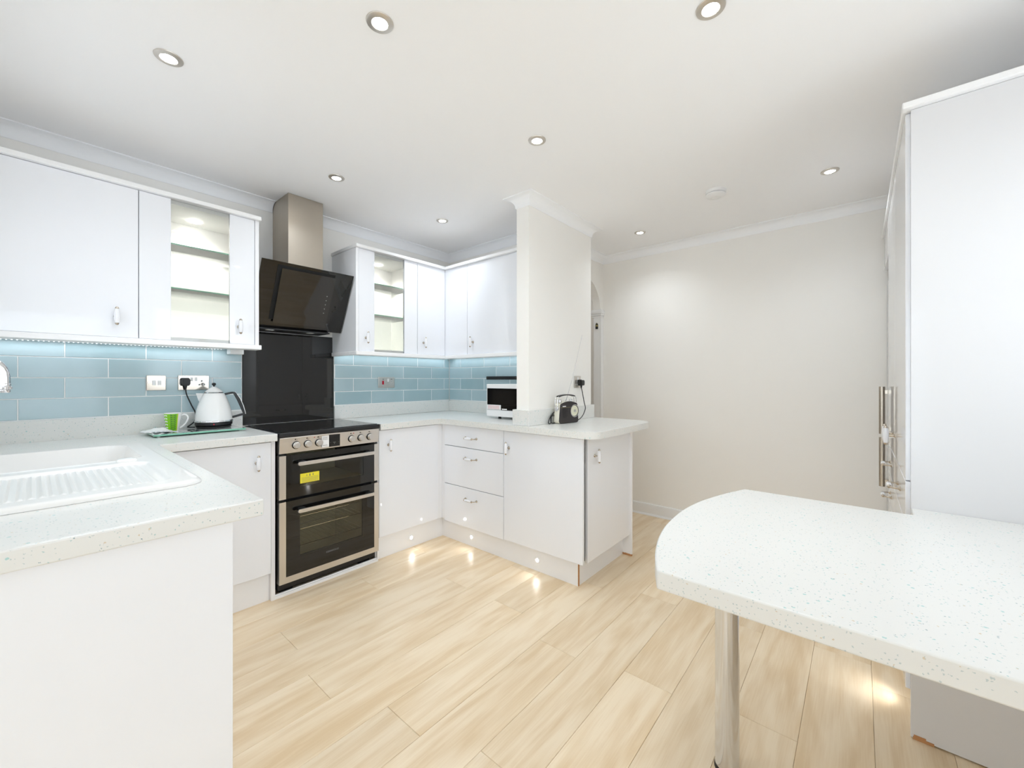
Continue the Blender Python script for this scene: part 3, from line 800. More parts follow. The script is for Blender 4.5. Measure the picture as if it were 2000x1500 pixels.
part(t, 'warning_print', boxes(*([(0.992, 2.4093, z, 1.085, 2.4099, z + 0.0012) for z in (0.623, 0.629, 0.635, 0.641, 0.647)] +
     [(1.020, 2.4093, 0.655, 1.023, 2.4099, 0.664), (1.036, 2.4093, 0.653, 1.041, 2.4099, 0.666), (1.054, 2.4093, 0.655, 1.058, 2.4099, 0.665)])), 'ink', parent=d1)
def text(name, s, size, loc, rot, m, parent, root, ext=0.0002):
    cu = bpy.data.curves.new(name, 'FONT'); cu.body = s; cu.size = size; cu.align_x = 'CENTER'; cu.align_y = 'CENTER'; cu.extrude = ext
    o = bpy.data.objects.new(name, cu); C.objects.link(o); cu.materials.append(M[m])
    bpy.context.view_layer.update(); me = bpy.data.meshes.new_from_object(o.evaluated_get(bpy.context.evaluated_depsgraph_get()))
    bpy.data.objects.remove(o); o = bpy.data.objects.new(name, me); C.objects.link(o); o.parent = parent
    o.location = Vector(loc) - Vector(ROOT_LOC[root.name]); o.rotation_euler = rot
    return o
M['greyletter'] = mat('grey_lettering', srgb(112, 110, 112), 0.4)
tx = text('lettering', 'KENWOOD', 0.0145, (1.172, 2.4106, 0.182), (PI / 2, 0, 0), 'greyletter', d2, t)
part(t, 'toe_panel', boxes((X0 + 0.01, 2.475, 0.022, X1 - 0.01, 2.48, 0.08)), 'black')
single('cooker_floor_strip', 'thin white strip on the floor in front of the cooker foot', 'trim',
       boxes((0.8655, 2.437, 0.0, 1.486, 2.452, 0.016), (0.8655, 2.444, 0.016, 1.486, 2.452, 0.024)), 'white', (1.17, 2.445, 0), bevel=0.001)

# black glass splashback
single('splashback', 'tall black glass splashback between hob and extractor hood', 'splashback',
       boxes((0.863, 2.966, 0.9175, 1.450, 2.9745, 1.516)), 'bglass', (1.157, 2.97, 0.9175), bevel=0.001)

# ------------------------------------------------------------------ extractor hood
t = thing('cooker_hood', 'angled black glass extractor hood with a steel chimney', 'extractor hood', (1.148, 2.97, 1.50))
part(t, 'chimney', boxes((1.04, 2.72, 1.75, 1.257, 2.9745, ZC - 0.001)), 'duct', bevel=0.001)
hx0, hx1 = 0.865, 1.43
A = Vector((0, 2.823, 1.536)); B = Vector((0, 2.636, 1.911)); dv = (B - A).normalized(); nv = Vector((0, -dv.z, dv.y))  # outward to the room, down
def slant(x0, x1, s0, s1, d0, d1):
    bm = bmesh.new(); L = (B - A).length
    pts = []
    for d in (d0, d1):
        for (x, s) in ((x0, s0), (x1, s0), (x1, s1), (x0, s1)):
            p = A + dv * (L * s) + nv * d; pts.append(bm.verts.new((x, p.y, p.z)))
    for q in ((0, 1, 2, 3), (7, 6, 5, 4), (0, 4, 5, 1), (1, 5, 6, 2), (2, 6, 7, 3), (3, 7, 4, 0)): bm.faces.new([pts[i] for i in q])
    return bm
part(t, 'glass_canopy', slant(hx0, hx1, 0, 1, -0.006, 0), 'bglass')
part(t, 'suction_gap', slant(0.955, 1.305, 0.13, 0.955, 0.0005, 0.003), 'blackr')
fp = part(t, 'front_plate', slant(0.975, 1.305, 0.085, 0.92, 0.012, 0.017), 'bglass2')
bm = bmesh.new(); L = (B - A).length
for k in range(5):
    p = A + dv * (L * (0.33 + 0.07 * k)) + nv * 0.0175
    for s in (0,):
        abox(bm, 1.272 - 0.0012, p.y - 0.0012, p.z - 0.0012, 1.272 + 0.0012, p.y + 0.0012, p.z + 0.0012)
part(t, 'touch_buttons', bm, 'paper', parent=fp)['kind'] = 'stuff'
# body behind the glass
bm = bmesh.new()
prism(bm, [(2.9745, 1.528), (2.835, 1.528), (2.668, 1.865), (2.74, 1.865), (2.9745, 1.75)], hx0 + 0.03, hx1 - 0.085, 0,
      Matrix(((0, 0, 1, 0), (1, 0, 0, 0), (0, 1, 0, 0), (0, 0, 0, 1))))
part(t, 'motor_housing', bm, 'black')
part(t, 'base_strip', boxes((hx0 + 0.02, 2.80, 1.520, hx1 - 0.09, 2.9745, 1.5275)), 'black')
for lx_ in (0.975, 1.225):
    part(t, 'hood_lamp', lathe(bmesh.new(), [(0.020, 1.5165), (0.026, 1.519), (0.026, 1.5199)], 20, None, Matrix.Translation((lx_, 2.84, 0))), 'ceramic')

# ------------------------------------------------------------------ wall cabinets
WF = 2.63
CZ0, CZ1 = 1.404, 2.115
def cabinet_lamp(root, x, y, z, w=CABINET_W):
    p = part(root, 'cabinet_lamp', lathe(bmesh.new(), [(0.028, z - 0.004), (0.032, z)], 24, None, Matrix.Translation((x, y, 0))), 'lamp')
    d = bpy.data.lights.new('cabinet_bulb', 'SPOT'); d.energy = w; d.spot_size = 2.6; d.spot_blend = 0.9; d.shadow_soft_size = 0.025; d.color = (1, 0.98, 0.93)
    o = bpy.data.objects.new('cabinet_bulb', d); C.objects.link(o); o.parent = root
    o.location = Vector((x, y, z - 0.01)) - Vector(ROOT_LOC[root.name])
def glass_unit(root, x0, x1, g0, g1, handle_x, lamp_x):
    part(root, 'carcass', boxes((x0, 2.652, CZ0, x0 + 0.016, 2.974, CZ1 - 0.001), (x1 - 0.016, 2.652, CZ0, x1, 2.974, CZ1 - 0.001),
                                (x0 + 0.016, 2.962, CZ0, x1 - 0.016, 2.974, CZ1 - 0.001),
                                (x0 + 0.016, 2.652, CZ0, x1 - 0.016, 2.962, CZ0 + 0.018), (x0 + 0.016, 2.652, CZ1 - 0.019, x1 - 0.016, 2.962, CZ1 - 0.001)), 'inner')
    for z in (1.677, 1.903):
        s = part(root, 'shelf', boxes((x0 + 0.017, 2.681, z - 0.003, x1 - 0.017, 2.955, z + 0.003)), 'shelfglass')
        part(root, 'shelf_edge', boxes((x0 + 0.017, 2.679, z - 0.003, x1 - 0.017, 2.6809, z + 0.003)), 'gedge', parent=s)
    d = part(root, 'door', boxes((x0 + 0.001, WF, CZ0, g0, WF + 0.02, CZ1 - 0.002), (g1, WF, CZ0, x1 - 0.001, WF + 0.02, CZ1 - 0.002)), 'gloss', bevel=0.0018)
    part(root, 'door_glass', boxes((g0 - 0.004, WF + 0.009, CZ0, g1 + 0.004, WF + 0.013, CZ1 - 0.003)), 'pane', parent=d)
    handle(root, d, TH, (handle_x, WF, 1.499), 0)
    # shelf peg holes in the side
    bm = bmesh.new()
    for z in [1.46 + 0.032 * k for k in range(18)]:
        abox(bm, x1 - 0.0168, 2.72, z, x1 - 0.0162, 2.724, z + 0.004)
    part(root, 'peg_holes', bm, 'ink')['kind'] = 'stuff'
    cabinet_lamp(root, lamp_x, 2.85, CZ1 - 0.020)

t = thing('wall_cabinet', 'white gloss wall cabinet with one plain door at the far left', 'cabinet', (0.05, 2.97, CZ0))
part(t, 'carcass', boxes((XN + 0.001, 2.652, CZ0, 0.332, 2.974, CZ1 - 0.001)), 'white')
d = flat_door(t, 'door', XN + 0.002, WF, CZ0, 0.332, WF + 0.02, CZ1 - 0.002)
handle(t, d, TH, (0.255, WF, 1.499), 0)
t = thing('wall_cabinet', 'lit glass-fronted white wall cabinet left of the hood, handle at its right', 'cabinet', (0.58, 2.97, CZ0))
glass_unit(t, 0.3335, 0.826, 0.454, 0.705, 0.748, 0.596)
t2 = part(t, 'end_panel', boxes((0.827, WF - 0.002, CZ0 - 0.001, 0.847, 2.974, CZ1 - 0.001)), 'gloss2', bevel=0.001)
def run_trims(name, label, z0, z1, bx, loc):
    single(name, label, 'trim', boxes(*bx), 'white', loc, bevel=0.003)
run_trims('cornice', 'white cornice strip along the top of the left wall cabinets', 0, 0, [(XN + 0.001, 2.608, CZ1, 0.855, 2.974, 2.137)], (0.3, 2.8, CZ1))
run_trims('light_pelmet', 'white pelmet strip under the left wall cabinets', 0, 0, [(XN + 0.001, 2.608, 1.376, 0.855, 2.70, CZ0 - 0.002)], (0.3, 2.65, 1.376))

t = thing('wall_cabinet', 'lit glass-fronted white wall cabinet right of the hood, handle at its left', 'cabinet', (1.7, 2.97, CZ0))
glass_unit(t, 1.4605, 1.952, 1.582, 1.833, 1.515, 1.745)
part(t, 'end_panel', boxes((1.44, WF - 0.002, CZ0 - 0.001, 1.4595, 2.974, CZ1 - 0.001)), 'gloss2', bevel=0.001)
t = thing('wall_cabinet', 'white gloss corner wall cabinet with two narrow doors meeting at the inner corner', 'cabinet', (2.25, 2.8, CZ0))
part(t, 'carcass', boxes((1.953, 2.652, CZ0, 2.577, 2.974, CZ1 - 0.001), (2.2555, 2.366, CZ0, 2.577, 2.652, CZ1 - 0.001)), 'white')
d = flat_door(t, 'door', 1.9545, WF, CZ0, 2.229, WF + 0.02, CZ1 - 0.002)
handle(t, d, TH, (2.010, WF, 1.496), 0)
flat_door(t, 'door', 2.233, 2.3675, CZ0, 2.253, 2.646, CZ1 - 0.002)
t = thing('wall_cabinet', 'wide white gloss wall cabinet above the microwave beside the pier', 'cabinet', (2.4, 2.0, CZ0))
part(t, 'carcass', boxes((2.255, 1.704, CZ0, 2.577, 2.3645, CZ1 - 0.001)), 'white')
d = flat_door(t, 'door', 2.233, 1.706, CZ0, 2.253, 2.3645, CZ1 - 0.002)
handle(t, d, TH, (2.233, 2.300, 1.498), -PI / 2)
run_trims('cornice', 'white cornice strip along the top of the corner wall cabinets', 0, 0,
          [(1.432, 2.608, CZ1, 2.577, 2.974, 2.137), (2.211, 1.703, CZ1, 2.577, 2.6075, 2.137)], (2.0, 2.7, CZ1))
run_trims('light_pelmet', 'white pelmet strip under the corner wall cabinets', 0, 0,
          [(1.432, 2.608, 1.376, 2.30, 2.70, CZ0 - 0.002), (1.432, 2.7005, 1.376, 1.46, 2.965, CZ0 - 0.002), (2.211, 1.703, 1.376, 2.30, 2.6075, CZ0 - 0.002)], (2.0, 2.65, 1.376))

# LED strips behind the pelmets
def led_strip(label, p0, p1, rz):
    t = thing('led_strip', label, 'light', p0)
    p0, p1 = Vector(p0), Vector(p1); n = int((p1 - p0).length / 0.016); dr = (p1 - p0).normalized()
    bm = bmesh.new(); per = Vector((-dr.y, dr.x, 0))
    a = p0; b = p1
    vs = [a - per * 0.004, b - per * 0.004, b + per * 0.004, a + per * 0.004]
    lo = [bm.verts.new(v) for v in vs]; hi = [bm.verts.new(v + Vector((0, 0, 0.002))) for v in vs]
    bm.faces.new(lo); bm.faces.new(hi)
    for i in range(4): bm.faces.new((lo[i], lo[(i + 1) % 4], hi[(i + 1) % 4], hi[i]))
    part(t, 'tape', bm, 'paper')
    bm = bmesh.new()
    for k in range(n):
        c = p0 + dr * (0.016 * (k + 0.5))
        abox(bm, c.x - 0.0025, c.y - 0.0025, c.z - 0.0022, c.x + 0.0025, c.y + 0.0025, c.z - 0.0002)
    o = part(t, 'led_chip', bm, 'led'); o['kind'] = 'stuff'
    mid = (p0 + p1) / 2
    d = bpy.data.lights.new('led_glow', 'AREA'); d.shape = 'RECTANGLE'; d.size = (p1 - p0).length; d.size_y = 0.01; d.energy = LED_W * (p1 - p0).length; d.color = (0.9, 0.95, 1)
    l = bpy.data.objects.new('led_glow', d); C.objects.link(l); l.parent = t
    l.location = mid - p0 - Vector((0, 0, 0.004)); l.rotation_euler = (0, 0, rz)
led_strip('strip of white LED lights under the left wall cabinets', (XN + 0.02, 2.935, 1.389), (0.76, 2.935, 1.389), 0)
led_strip('strip of white LED lights under the glass cabinet right of the hood', (1.47, 2.935, 1.4005), (2.52, 2.935, 1.4005), 0)
led_strip('strip of white LED lights above the microwave', (2.535, 2.90, 1.4005), (2.535, 1.74, 1.4005), PI / 2)
single('cable_clip', 'small white junction clip under the end of the left cabinets', 'clip',
       boxes((0.77, 2.86, 1.358, 0.84, 2.93, 1.4025)), 'plastic', (0.80, 2.9, 1.36), bevel=0.003)

# ------------------------------------------------------------------ tall units on the right and fridge
TY = -0.118
t = thing('tall_cabinet', 'tall white gloss larder unit with a broad side panel, nearest the camera', 'cabinet', (2.2, -0.43, 0))
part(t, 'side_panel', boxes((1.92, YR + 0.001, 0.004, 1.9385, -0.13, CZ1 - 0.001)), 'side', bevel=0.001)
part(t, 'carcass', boxes((1.939, YR + 0.001, 0.15, 2.5, -0.138, CZ1 - 0.001)), 'white')
part(t, 'plinth', boxes((1.939, -0.175, 0, 2.5, -0.16, 0.149)), 'gloss2')
part(t, 'worn_corner', boxes((1.9185, -0.185, 0.0, 1.9195, -0.135, 0.010), (1.9185, -0.166, 0.010, 1.9195, -0.137, 0.016)), 'mdf', label='chipped corner showing bare chipboard')
def front(root, x0, x1, z0, z1, hx, hz, me):
    d = flat_door(root, 'door' if me is TH else 'drawer_front', x0, -0.137, z0, x1, TY, z1)
    handle(root, d, me, (hx, TY, hz), PI); return d
front(t, 1.94, 2.4985, 0.862, CZ1 - 0.002, 2.45, 0.960, TH)
front(t, 1.94, 2.4985, 0.715, 0.858, 2.22, 0.787, BH)
front(t, 1.94, 2.4985, 0.43, 0.711, 2.22, 0.632, BH)
front(t, 1.94, 2.4985, 0.152, 0.426, 2.22, 0.35, BH)
t = thing('tall_cabinet', 'tall white gloss larder unit between the side panel unit and the fridge', 'cabinet', (2.77, -0.43, 0))
part(t, 'carcass', boxes((2.501, YR + 0.001, 0.15, 3.045, -0.138, CZ1 - 0.001)), 'white')
part(t, 'plinth', boxes((2.501, -0.175, 0, 3.045, -0.16, 0.149)), 'gloss2')
front(t, 2.5015, 3.045, 0.862, CZ1 - 0.002, 2.55, 0.960, TH)
front(t, 2.5015, 3.045, 0.715, 0.858, 2.77, 0.787, BH)
front(t, 2.5015, 3.045, 0.56, 0.711, 2.77, 0.632, BH)
front(t, 2.5015, 3.045, 0.152, 0.556, 2.77, 0.45, BH)
t = thing('bridging_cabinet', 'white gloss cupboard bridging over the fridge', 'cabinet', (3.3, -0.43, 1.90))
part(t, 'carcass', boxes((3.046, YR + 0.001, 1.90, XF - 0.03, -0.138, CZ1 - 0.001)), 'white')
flat_door(t, 'door', 3.048, -0.137, 1.902, XF - 0.032, TY, CZ1 - 0.002)
single('cornice', 'white cornice strip along the top of the tall units', 'trim', boxes((1.90, YR + 0.001, CZ1, XF - 0.002, -0.108, 2.137)), 'white', (2.7, -0.4, CZ1), bevel=0.003)
t = thing('fridge_freezer', 'white fridge freezer with two long steel bar handles by the far wall', 'fridge', (3.3, -0.45, 0))
part(t, 'cabinet_body', boxes((3.055, YR + 0.02, 0.03, 3.54, -0.20, 1.82)), 'filter', bevel=0.004)
for z0, z1, h0, h1 in ((0.895, 1.82, 0.903, 1.167), (0.04, 0.885, 0.61, 0.883)):
    d = part(t, 'fridge_door', boxes((3.055, -0.199, z0, 3.56, -0.130, z1)), 'filter', bevel=0.006)
    part(t, 'bar_handle', tube(bmesh.new(), [(3.085, -0.093, h0), (3.085, -0.093, h1)], 0.0135, 14), 'nickel', parent=d)
    for hz_ in (h0 + 0.03, h1 - 0.03): part(t, 'handle_bracket', boxes((3.080, -0.131, hz_ - 0.01, 3.09, -0.10, hz_ + 0.01)), 'nickel', parent=d)
knob_light('plinth_light', 'small round lit spotlight on the plinth of the tall unit behind the bar', (2.12, -0.1595, 0.07), PI, PLINTH_W * 4, 'plinth spotlights')

# ------------------------------------------------------------------ ceiling lights and smoke alarm
def downlight(x, y, where, watt=DOWNLIGHT_W):
    t = thing('downlight', 'round satin nickel ceiling downlight, lit, ' + where, 'downlight', (x, y, ZC), 'recessed ceiling downlights')
    bm = lathe(bmesh.new(), [(0.043, 0.0), (0.042, -0.003), (0.036, -0.0055), (0.026, -0.006), (0.0245, -0.004)], 36, None, None, cap=False)
    part(t, 'bezel', bm, 'bezel', local=True)
    bm = lathe(bmesh.new(), [(0.0247, -0.0042), (0.020, -0.0030), (0.018, -0.0022), (0.0175, -0.0035), (0.006, -0.0042)], 32, None)
    part(t, 'lens', bm, 'lamp', local=True)
    d = bpy.data.lights.new('downlight_bulb', 'SPOT'); d.energy = watt; d.spot_size = 2.5; d.spot_blend = 1.0; d.shadow_soft_size = 0.04; d.color = (0.86, 0.935, 1.0)
    o = bpy.data.objects.new('downlight_bulb', d); C.objects.link(o); o.parent = t; o.location = (0, 0, -0.012)
for x, y, w in ((0.323, 1.912, 'nearest the left wall cabinets'), (0.739, 1.197, 'at the top edge left of centre'),
                (1.385, 0.358, 'at the top edge above the breakfast bar'), (1.145, 2.309, 'in front of the chimney'),
                (1.601, 1.202, 'in the middle of the ceiling'), (1.96, 2.341, 'above the inner corner of the cabinets'),
                (3.136, 1.333, 'near the far wall beyond the pier'), (2.901, 0.129, 'near the tall units')):
    downlight(x, y, w)
d = bpy.data.lights.new('hall_fill', 'POINT'); d.energy = 0.7; d.shadow_soft_size = 0.08  # unseen fill added to brighten the arch reveal
o = bpy.data.objects.new('hall_fill', d); C.objects.link(o); o.location = (3.15, 2.55, 2.2)
t = thing('smoke_alarm', 'round white smoke alarm on the ceiling', 'smoke alarm', (2.75, 0.682, ZC))
part(t, 'base', lathe(bmesh.new(), [(0.058, 0), (0.058, -0.016), (0.053, -0.018)], 40, None, None), 'plastic', local=True)
part(t, 'vent_slots', lathe(bmesh.new(), [(0.050, -0.018), (0.050, -0.022)], 40, None, None), 'filter', local=True)
part(t, 'cover', lathe(bmesh.new(), [(0.055, -0.022), (0.056, -0.028), (0.048, -0.036), (0.026, -0.040), (0.025, -0.0385), (0.0235, -0.0385), (0.0225, -0.040), (0.003, -0.041)], 40, None, None), 'plastic', local=True)

# ------------------------------------------------------------------ sink
def sd_rr(x, y, x0, y0, x1, y1, r):
    cx, cy = (x0 + x1) / 2, (y0 + y1) / 2
    qx, qy = abs(x - cx) - (x1 - x0) / 2 + r, abs(y - cy) - (y1 - y0) / 2 + r
    return math.hypot(max(qx, 0), max(qy, 0)) + min(max(qx, qy), 0) - r
def sstep(a, b, x):
    t_ = max(0, min(1, (x - a) / (b - a))); return t_ * t_ * (3 - 2 * t_)
KX, KY = 0.214, 1.925
def sink_h(x, y):
    do = sd_rr(x, y, SX0, SY0, SX1, SY1, 0.055)
    h = 0.0125 * math.sqrt(max(0, 1 - max(0, 1 + do / 0.014) ** 2)) if do < 0 else 0
    h = 0.013 * min(1, math.sqrt(max(0, -do) / 0.014))
    db = max(sd_rr(x, y, -0.15, 1.945, 0.262, 2.405, 0.07), 0.052 - math.hypot(x - KX - 0.03, y - KY + 0.01))
    h -= 0.165 * sstep(0.0, -0.035, db) if db < 0 else 0
    h += 0.002 * math.exp(-(db / 0.008) ** 2)
    dd = max(sd_rr(x, y, -0.15, 1.475, 0.262, 1.885, 0.045), 0.045 - math.hypot(x - KX - 0.03, y - KY))
    if dd < 0:
        k = sstep(0, -0.012, dd)
        h -= 0.0075 * k
        kk = sstep(-0.02, -0.045, dd)
        h += 0.0052 * kk * (0.5 + 0.5 * math.cos(2 * PI * x / 0.0175))
    return WT + 0.0004 + h
t = thing('sink', 'white ceramic inset sink with ribbed drainer in the left worktop', 'sink', (0.07, 1.95, WT))
bm = bmesh.new()
nx, ny = 150, 214
gx = [SX0 + (SX1 - SX0) * i / nx for i in range(nx + 1)]; gy = [SY0 + (SY1 - SY0) * j / ny for j in range(ny + 1)]
grid = {}
for i, x in enumerate(gx):
    for j, y in enumerate(gy):
        do = sd_rr(x, y, SX0, SY0, SX1, SY1, 0.055)
        if do <= -0.012: grid[i, j] = bm.verts.new((x, y, sink_h(x, y)))
for i in range(nx):
    for j in range(ny):
        q = [grid.get(k) for k in ((i, j), (i + 1, j), (i + 1, j + 1), (i, j + 1))]
        if all(q): f = bm.faces.new(q); f.smooth = True
o = part(t, 'basin', bm, 'sinkm', smooth=True)
bm = bmesh.new(); rings = []
for ins in (0.024, 0.014, 0.011, 0.008, 0.005, 0.003, 0.0015, 0.0005, 0.0):
    hh = WT + 0.0006 + (0.013 if ins >= 0.014 else 0.013 * math.sqrt(max(0, 1 - (1 - ins / 0.014) ** 2)))
    rings.append([bm.verts.new((x, y, hh)) for x, y in rrect(SX0 + ins, SY0 + ins, SX1 - ins, SY1 - ins, 0.055 - ins, 12)])
for a, b in zip(rings, rings[1:]):
    for k in range(len(a)): bm.faces.new((a[k], a[(k + 1) % len(a)], b[(k + 1) % len(b)], b[k]))
part(t, 'rim', bm, 'sinkm', smooth=True)
bm = lathe(bmesh.new(), [(0.027, 0.0), (0.028, 0.004), (0.024, 0.009), (0.012, 0.011), (0.002, 0.0115)], 28, None, Matrix.Translation((KX, KY, WT + 0.0125)))
part(t, 'waste_knob', bm, 'ceramic')
part(t, 'plug_strainer', lathe(bmesh.new(), [(0.045, 0.0), (0.043, 0.003), (0.02, 0.002), (0.002, 0.002)], 28, None, Matrix.Translation((0.06, 2.17, WT - 0.1515))), 'chrome')
# tap
t = thing('tap', 'chrome swan neck kitchen tap at the left edge', 'tap', (-0.203, 2.1, WT))
bm = lathe(bmesh.new(), [(0.022, WT + 0.0005), (0.022, WT + 0.006), (0.016, WT + 0.02), (0.014, WT + 0.07), (0.018, WT + 0.085), (0.013, WT + 0.10)], 24, None, Matrix.Translation((-0.1915, 2.1, 0)))
part(t, 'tap_body', bm, 'chrome')
pts = [(-0.1915, 2.1, WT + 0.10), (-0.1915, 2.1, 1.215)] + [(-0.123 - 0.0685 * math.cos(a), 2.1, 1.215 + 0.0685 * math.sin(a)) for a in [PI * k / 16 for k in range(1, 17)]] + [(-0.054, 2.1, 1.195)]
part(t, 'spout', tube(bmesh.new(), pts, 0.011, 16), 'chrome')
part(t, 'nozzle', lathe(bmesh.new(), [(0.010, 1.164), (0.0115, 1.168), (0.0115, 1.174), (0.015, 1.176), (0.0155, 1.182), (0.012, 1.186), (0.0125, 1.192), (0.0115, 1.195)], 24, None, Matrix.Translation((-0.0545, 2.1, 0))), 'chrome')
for s in (-1, 1):
    bm = tube(bmesh.new(), [(-0.1915, 2.1, WT + 0.06), (-0.1915, 2.1 + s * 0.05, WT + 0.06)], 0.009, 12)
    tube(bm, [(-0.1915 - 0.03, 2.1 + s * 0.055, WT + 0.06), (-0.1915 + 0.03, 2.1 + s * 0.055, WT + 0.06)], 0.006, 10)
    tube(bm, [(-0.1915, 2.1 + s * 0.055, WT + 0.03), (-0.1915, 2.1 + s * 0.055, WT + 0.09)], 0.006, 10)
    part(t, 'cross_handle', bm, 'chrome')

# ------------------------------------------------------------------ sockets and switches
def plate(name, label, cat, x0, x1, z0, z1, y=2.9668, m='plate_chrome', group=None):
    t = thing(name, label, cat, ((x0 + x1) / 2, y, (z0 + z1) / 2), group)
    part(t, 'faceplate', boxes((x0, y - 0.006, z0, x1, y, z1)), m, bevel=0.002)
    return t
def socket_holes(t, cx, cz, y):
    for dx, dz, w, h in ((0, 0.011, 0.010, 0.014), (-0.011, -0.010, 0.013, 0.011), (0.011, -0.010, 0.013, 0.011)):
        bm = lathe(bmesh.new(), [(1, 0), (1, 0.0012)], 16, None, Matrix.Translation((cx + dx, y - 0.006, cz + dz)) @ Matrix.Rotation(PI / 2, 4, 'X') @ Matrix.Diagonal((w / 2, h / 2, 1, 1)))
        s = part(t, 'pin_hole', bm, 'plastic')
        part(t, 'slot', boxes((cx + dx - 0.002, y - 0.0076, cz + dz - 0.003, cx + dx + 0.002, y - 0.0071, cz + dz + 0.003)), 'inkd', parent=s)
def rocker(t, cx, cz, y, w=0.016, h=0.024, m='plastic'):
    part(t, 'rocker', boxes((cx - w / 2, y - 0.0095, cz - h / 2, cx + w / 2, y - 0.0055, cz + h / 2)), m, bevel=0.0015)
def screw(t, cx, cz, y):
    part(t, 'screw', lathe(bmesh.new(), [(0.004, 0), (0.003, 0.0015)], 12, None, Matrix.Translation((cx, y - 0.006, cz)) @ Matrix.Rotation(PI / 2, 4, 'X')), 'chrome')
def plug(t, cx, cz, y, top=True):
    bm = bmesh.new()
    T = Matrix(((1, 0, 0, cx), (0, 0, -1, y - 0.006), (0, 1, 0, cz), (0, 0, 0, 1)))
    prism(bm, rrect(-0.022, -0.022, 0.022, 0.024, 0.010), 0.001, 0.012, 0, T)
    prism(bm, rrect(-0.019, -0.020, 0.019, 0.020, 0.012), 0.012, 0.036, 0, T)
    tube(bm, [(cx, y - 0.024, cz - 0.018), (cx, y - 0.024, cz - 0.042)], 0.006, 10, 0, [0.009, 0.004])
    return bm
Yt = 2.9668
t = plate('light_switch', 'chrome double light switch on the blue tiles left of the kettle socket', 'switch', 0.406, 0.489, 1.146, 1.229)
rocker(t, 0.438, 1.188, Yt, 0.015, 0.026); rocker(t, 0.461, 1.188, Yt, 0.015, 0.026); screw(t, 0.4155, 1.188, Yt); screw(t, 0.4795, 1.188, Yt)
t = plate('wall_socket', 'chrome double socket on the blue tiles above the kettle', 'socket', 0.542, 0.688, 1.145, 1.230)
rocker(t, 0.605, 1.208, Yt, 0.012, 0.022); rocker(t, 0.625, 1.208, Yt, 0.012, 0.022); socket_holes(t, 0.652, 1.186, Yt); screw(t, 0.675, 1.19, Yt)
pl = single('plug', 'black kettle plug in the chrome double socket', 'plug', plug(None, 0.573, 1.192, Yt), 'black', (0.573, Yt, 1.19), bevel=0.002)
t = plate('cooker_switch', 'steel cooker switch with red rocker on the tiles right of the hood', 'switch', 1.816, 1.967, 1.138, 1.226, m='steel')
rocker(t, 1.857, 1.180, Yt, 0.016, 0.030, 'red'); rocker(t, 1.903, 1.200, Yt, 0.016, 0.026); socket_holes(t, 1.935, 1.180, Yt)
part(t, 'indicator', boxes((1.853, Yt - 0.0075, 1.206, 1.865, Yt - 0.0055, 1.210), (1.930, Yt - 0.0075, 1.206, 1.942, Yt - 0.0055, 1.210)), 'inkd')
t = plate('wall_socket', 'steel single socket on the pier behind the radio', 'socket', 2.580, 2.670, 1.144, 1.232, 1.5998, 'steel')
rocker(t, 2.625, 1.212, 1.5998, 0.012, 0.020); socket_holes(t, 2.612, 1.180, 1.5998)
bm = plug(None, 2.645, 1.182, 1.5998)
single('plug', 'black radio plug in the socket on the pier', 'plug', bm, 'black', (2.645, 1.59, 1.18), bevel=0.002)

# kettle cable and radio cables
single('power_cable', 'black kettle cable hanging from the plug to the kettle base', 'cable',
       tube(bmesh.new(), smooth_path([(0.573, 2.9425, 1.155), (0.577, 2.940, 1.12), (0.598, 2.937, 1.06), (0.617, 2.935, 1.01), (0.612, 2.935, 0.965), (0.590, 2.925, 0.945), (0.575, 2.90, 0.937), (0.60, 2.87, 0.936)], 8), 0.0033, 8),
       'cablem', (0.59, 2.94, 0.935))
single('power_cable', 'black radio cable running from the pier socket down behind the radio', 'cable',
       tube(bmesh.new(), smooth_path([(2.645, 1.5755, 1.145), (2.648, 1.568, 1.11), (2.662, 1.562, 1.04), (2.668, 1.555, 1.00), (2.640, 1.545, 0.972), (2.56, 1.52, 0.94), (2.50, 1.52, 0.92), (2.44, 1.545, 0.917), (2.36, 1.56, 0.917)], 8), 0.0032, 8),
       'cablem', (2.6, 1.55, 0.917))

# ------------------------------------------------------------------ kettle, board, mug, spoons
BT = 0.9285
t = thing('glass_board', 'printed glass worktop saver under the kettle and mug', 'chopping board', (0.60, 2.82, WT))
part(t, 'board', boxes((0.398, 2.695, BT - 0.006, 0.800, 2.94, BT)), 'board', bevel=0.0006)
part(t, 'board_edge', boxes((0.3972, 2.6942, BT - 0.0065, 0.8008, 2.6949, BT - 0.0005), (0.3965, 2.695, BT - 0.0065, 0.3975, 2.94, BT - 0.0005), (0.398, 2.6952, BT - 0.0095, 0.80, 2.94, BT - 0.0064)), 'gedge')
for x, y in ((0.42, 2.72), (0.78, 2.72), (0.42, 2.92), (0.78, 2.92)):
    part(t, 'foot', lathe(bmesh.new(), [(0.007, WT + 0.0003), (0.007, BT - 0.0096)], 12, None, Matrix.Translation((x, y, 0))), 'paper')

KC = Vector((0.6835, 2.842, 0))
t = thing('kettle', 'white faceted kettle with black handle and base on the glass board', 'kettle', (KC.x, KC.y, BT))
T = Matrix.Translation((KC.x, KC.y, BT + 0.0003))
part(t, 'power_base', lathe(bmesh.new(), [(0.080, 0), (0.082, 0.004), (0.084, 0.012), (0.078, 0.016)], 40, None, T), 'black')
part(t, 'lower_body', lathe(bmesh.new(), [(0.082, 0.0162), (0.088, 0.019), (0.089, 0.034), (0.0885, 0.0365)], 40, None, T), 'black')
part(t, 'chrome_band', lathe(bmesh.new(), [(0.0893, 0.0367), (0.0905, 0.038), (0.0905, 0.043), (0.089, 0.045)], 40, None, T), 'chrome')
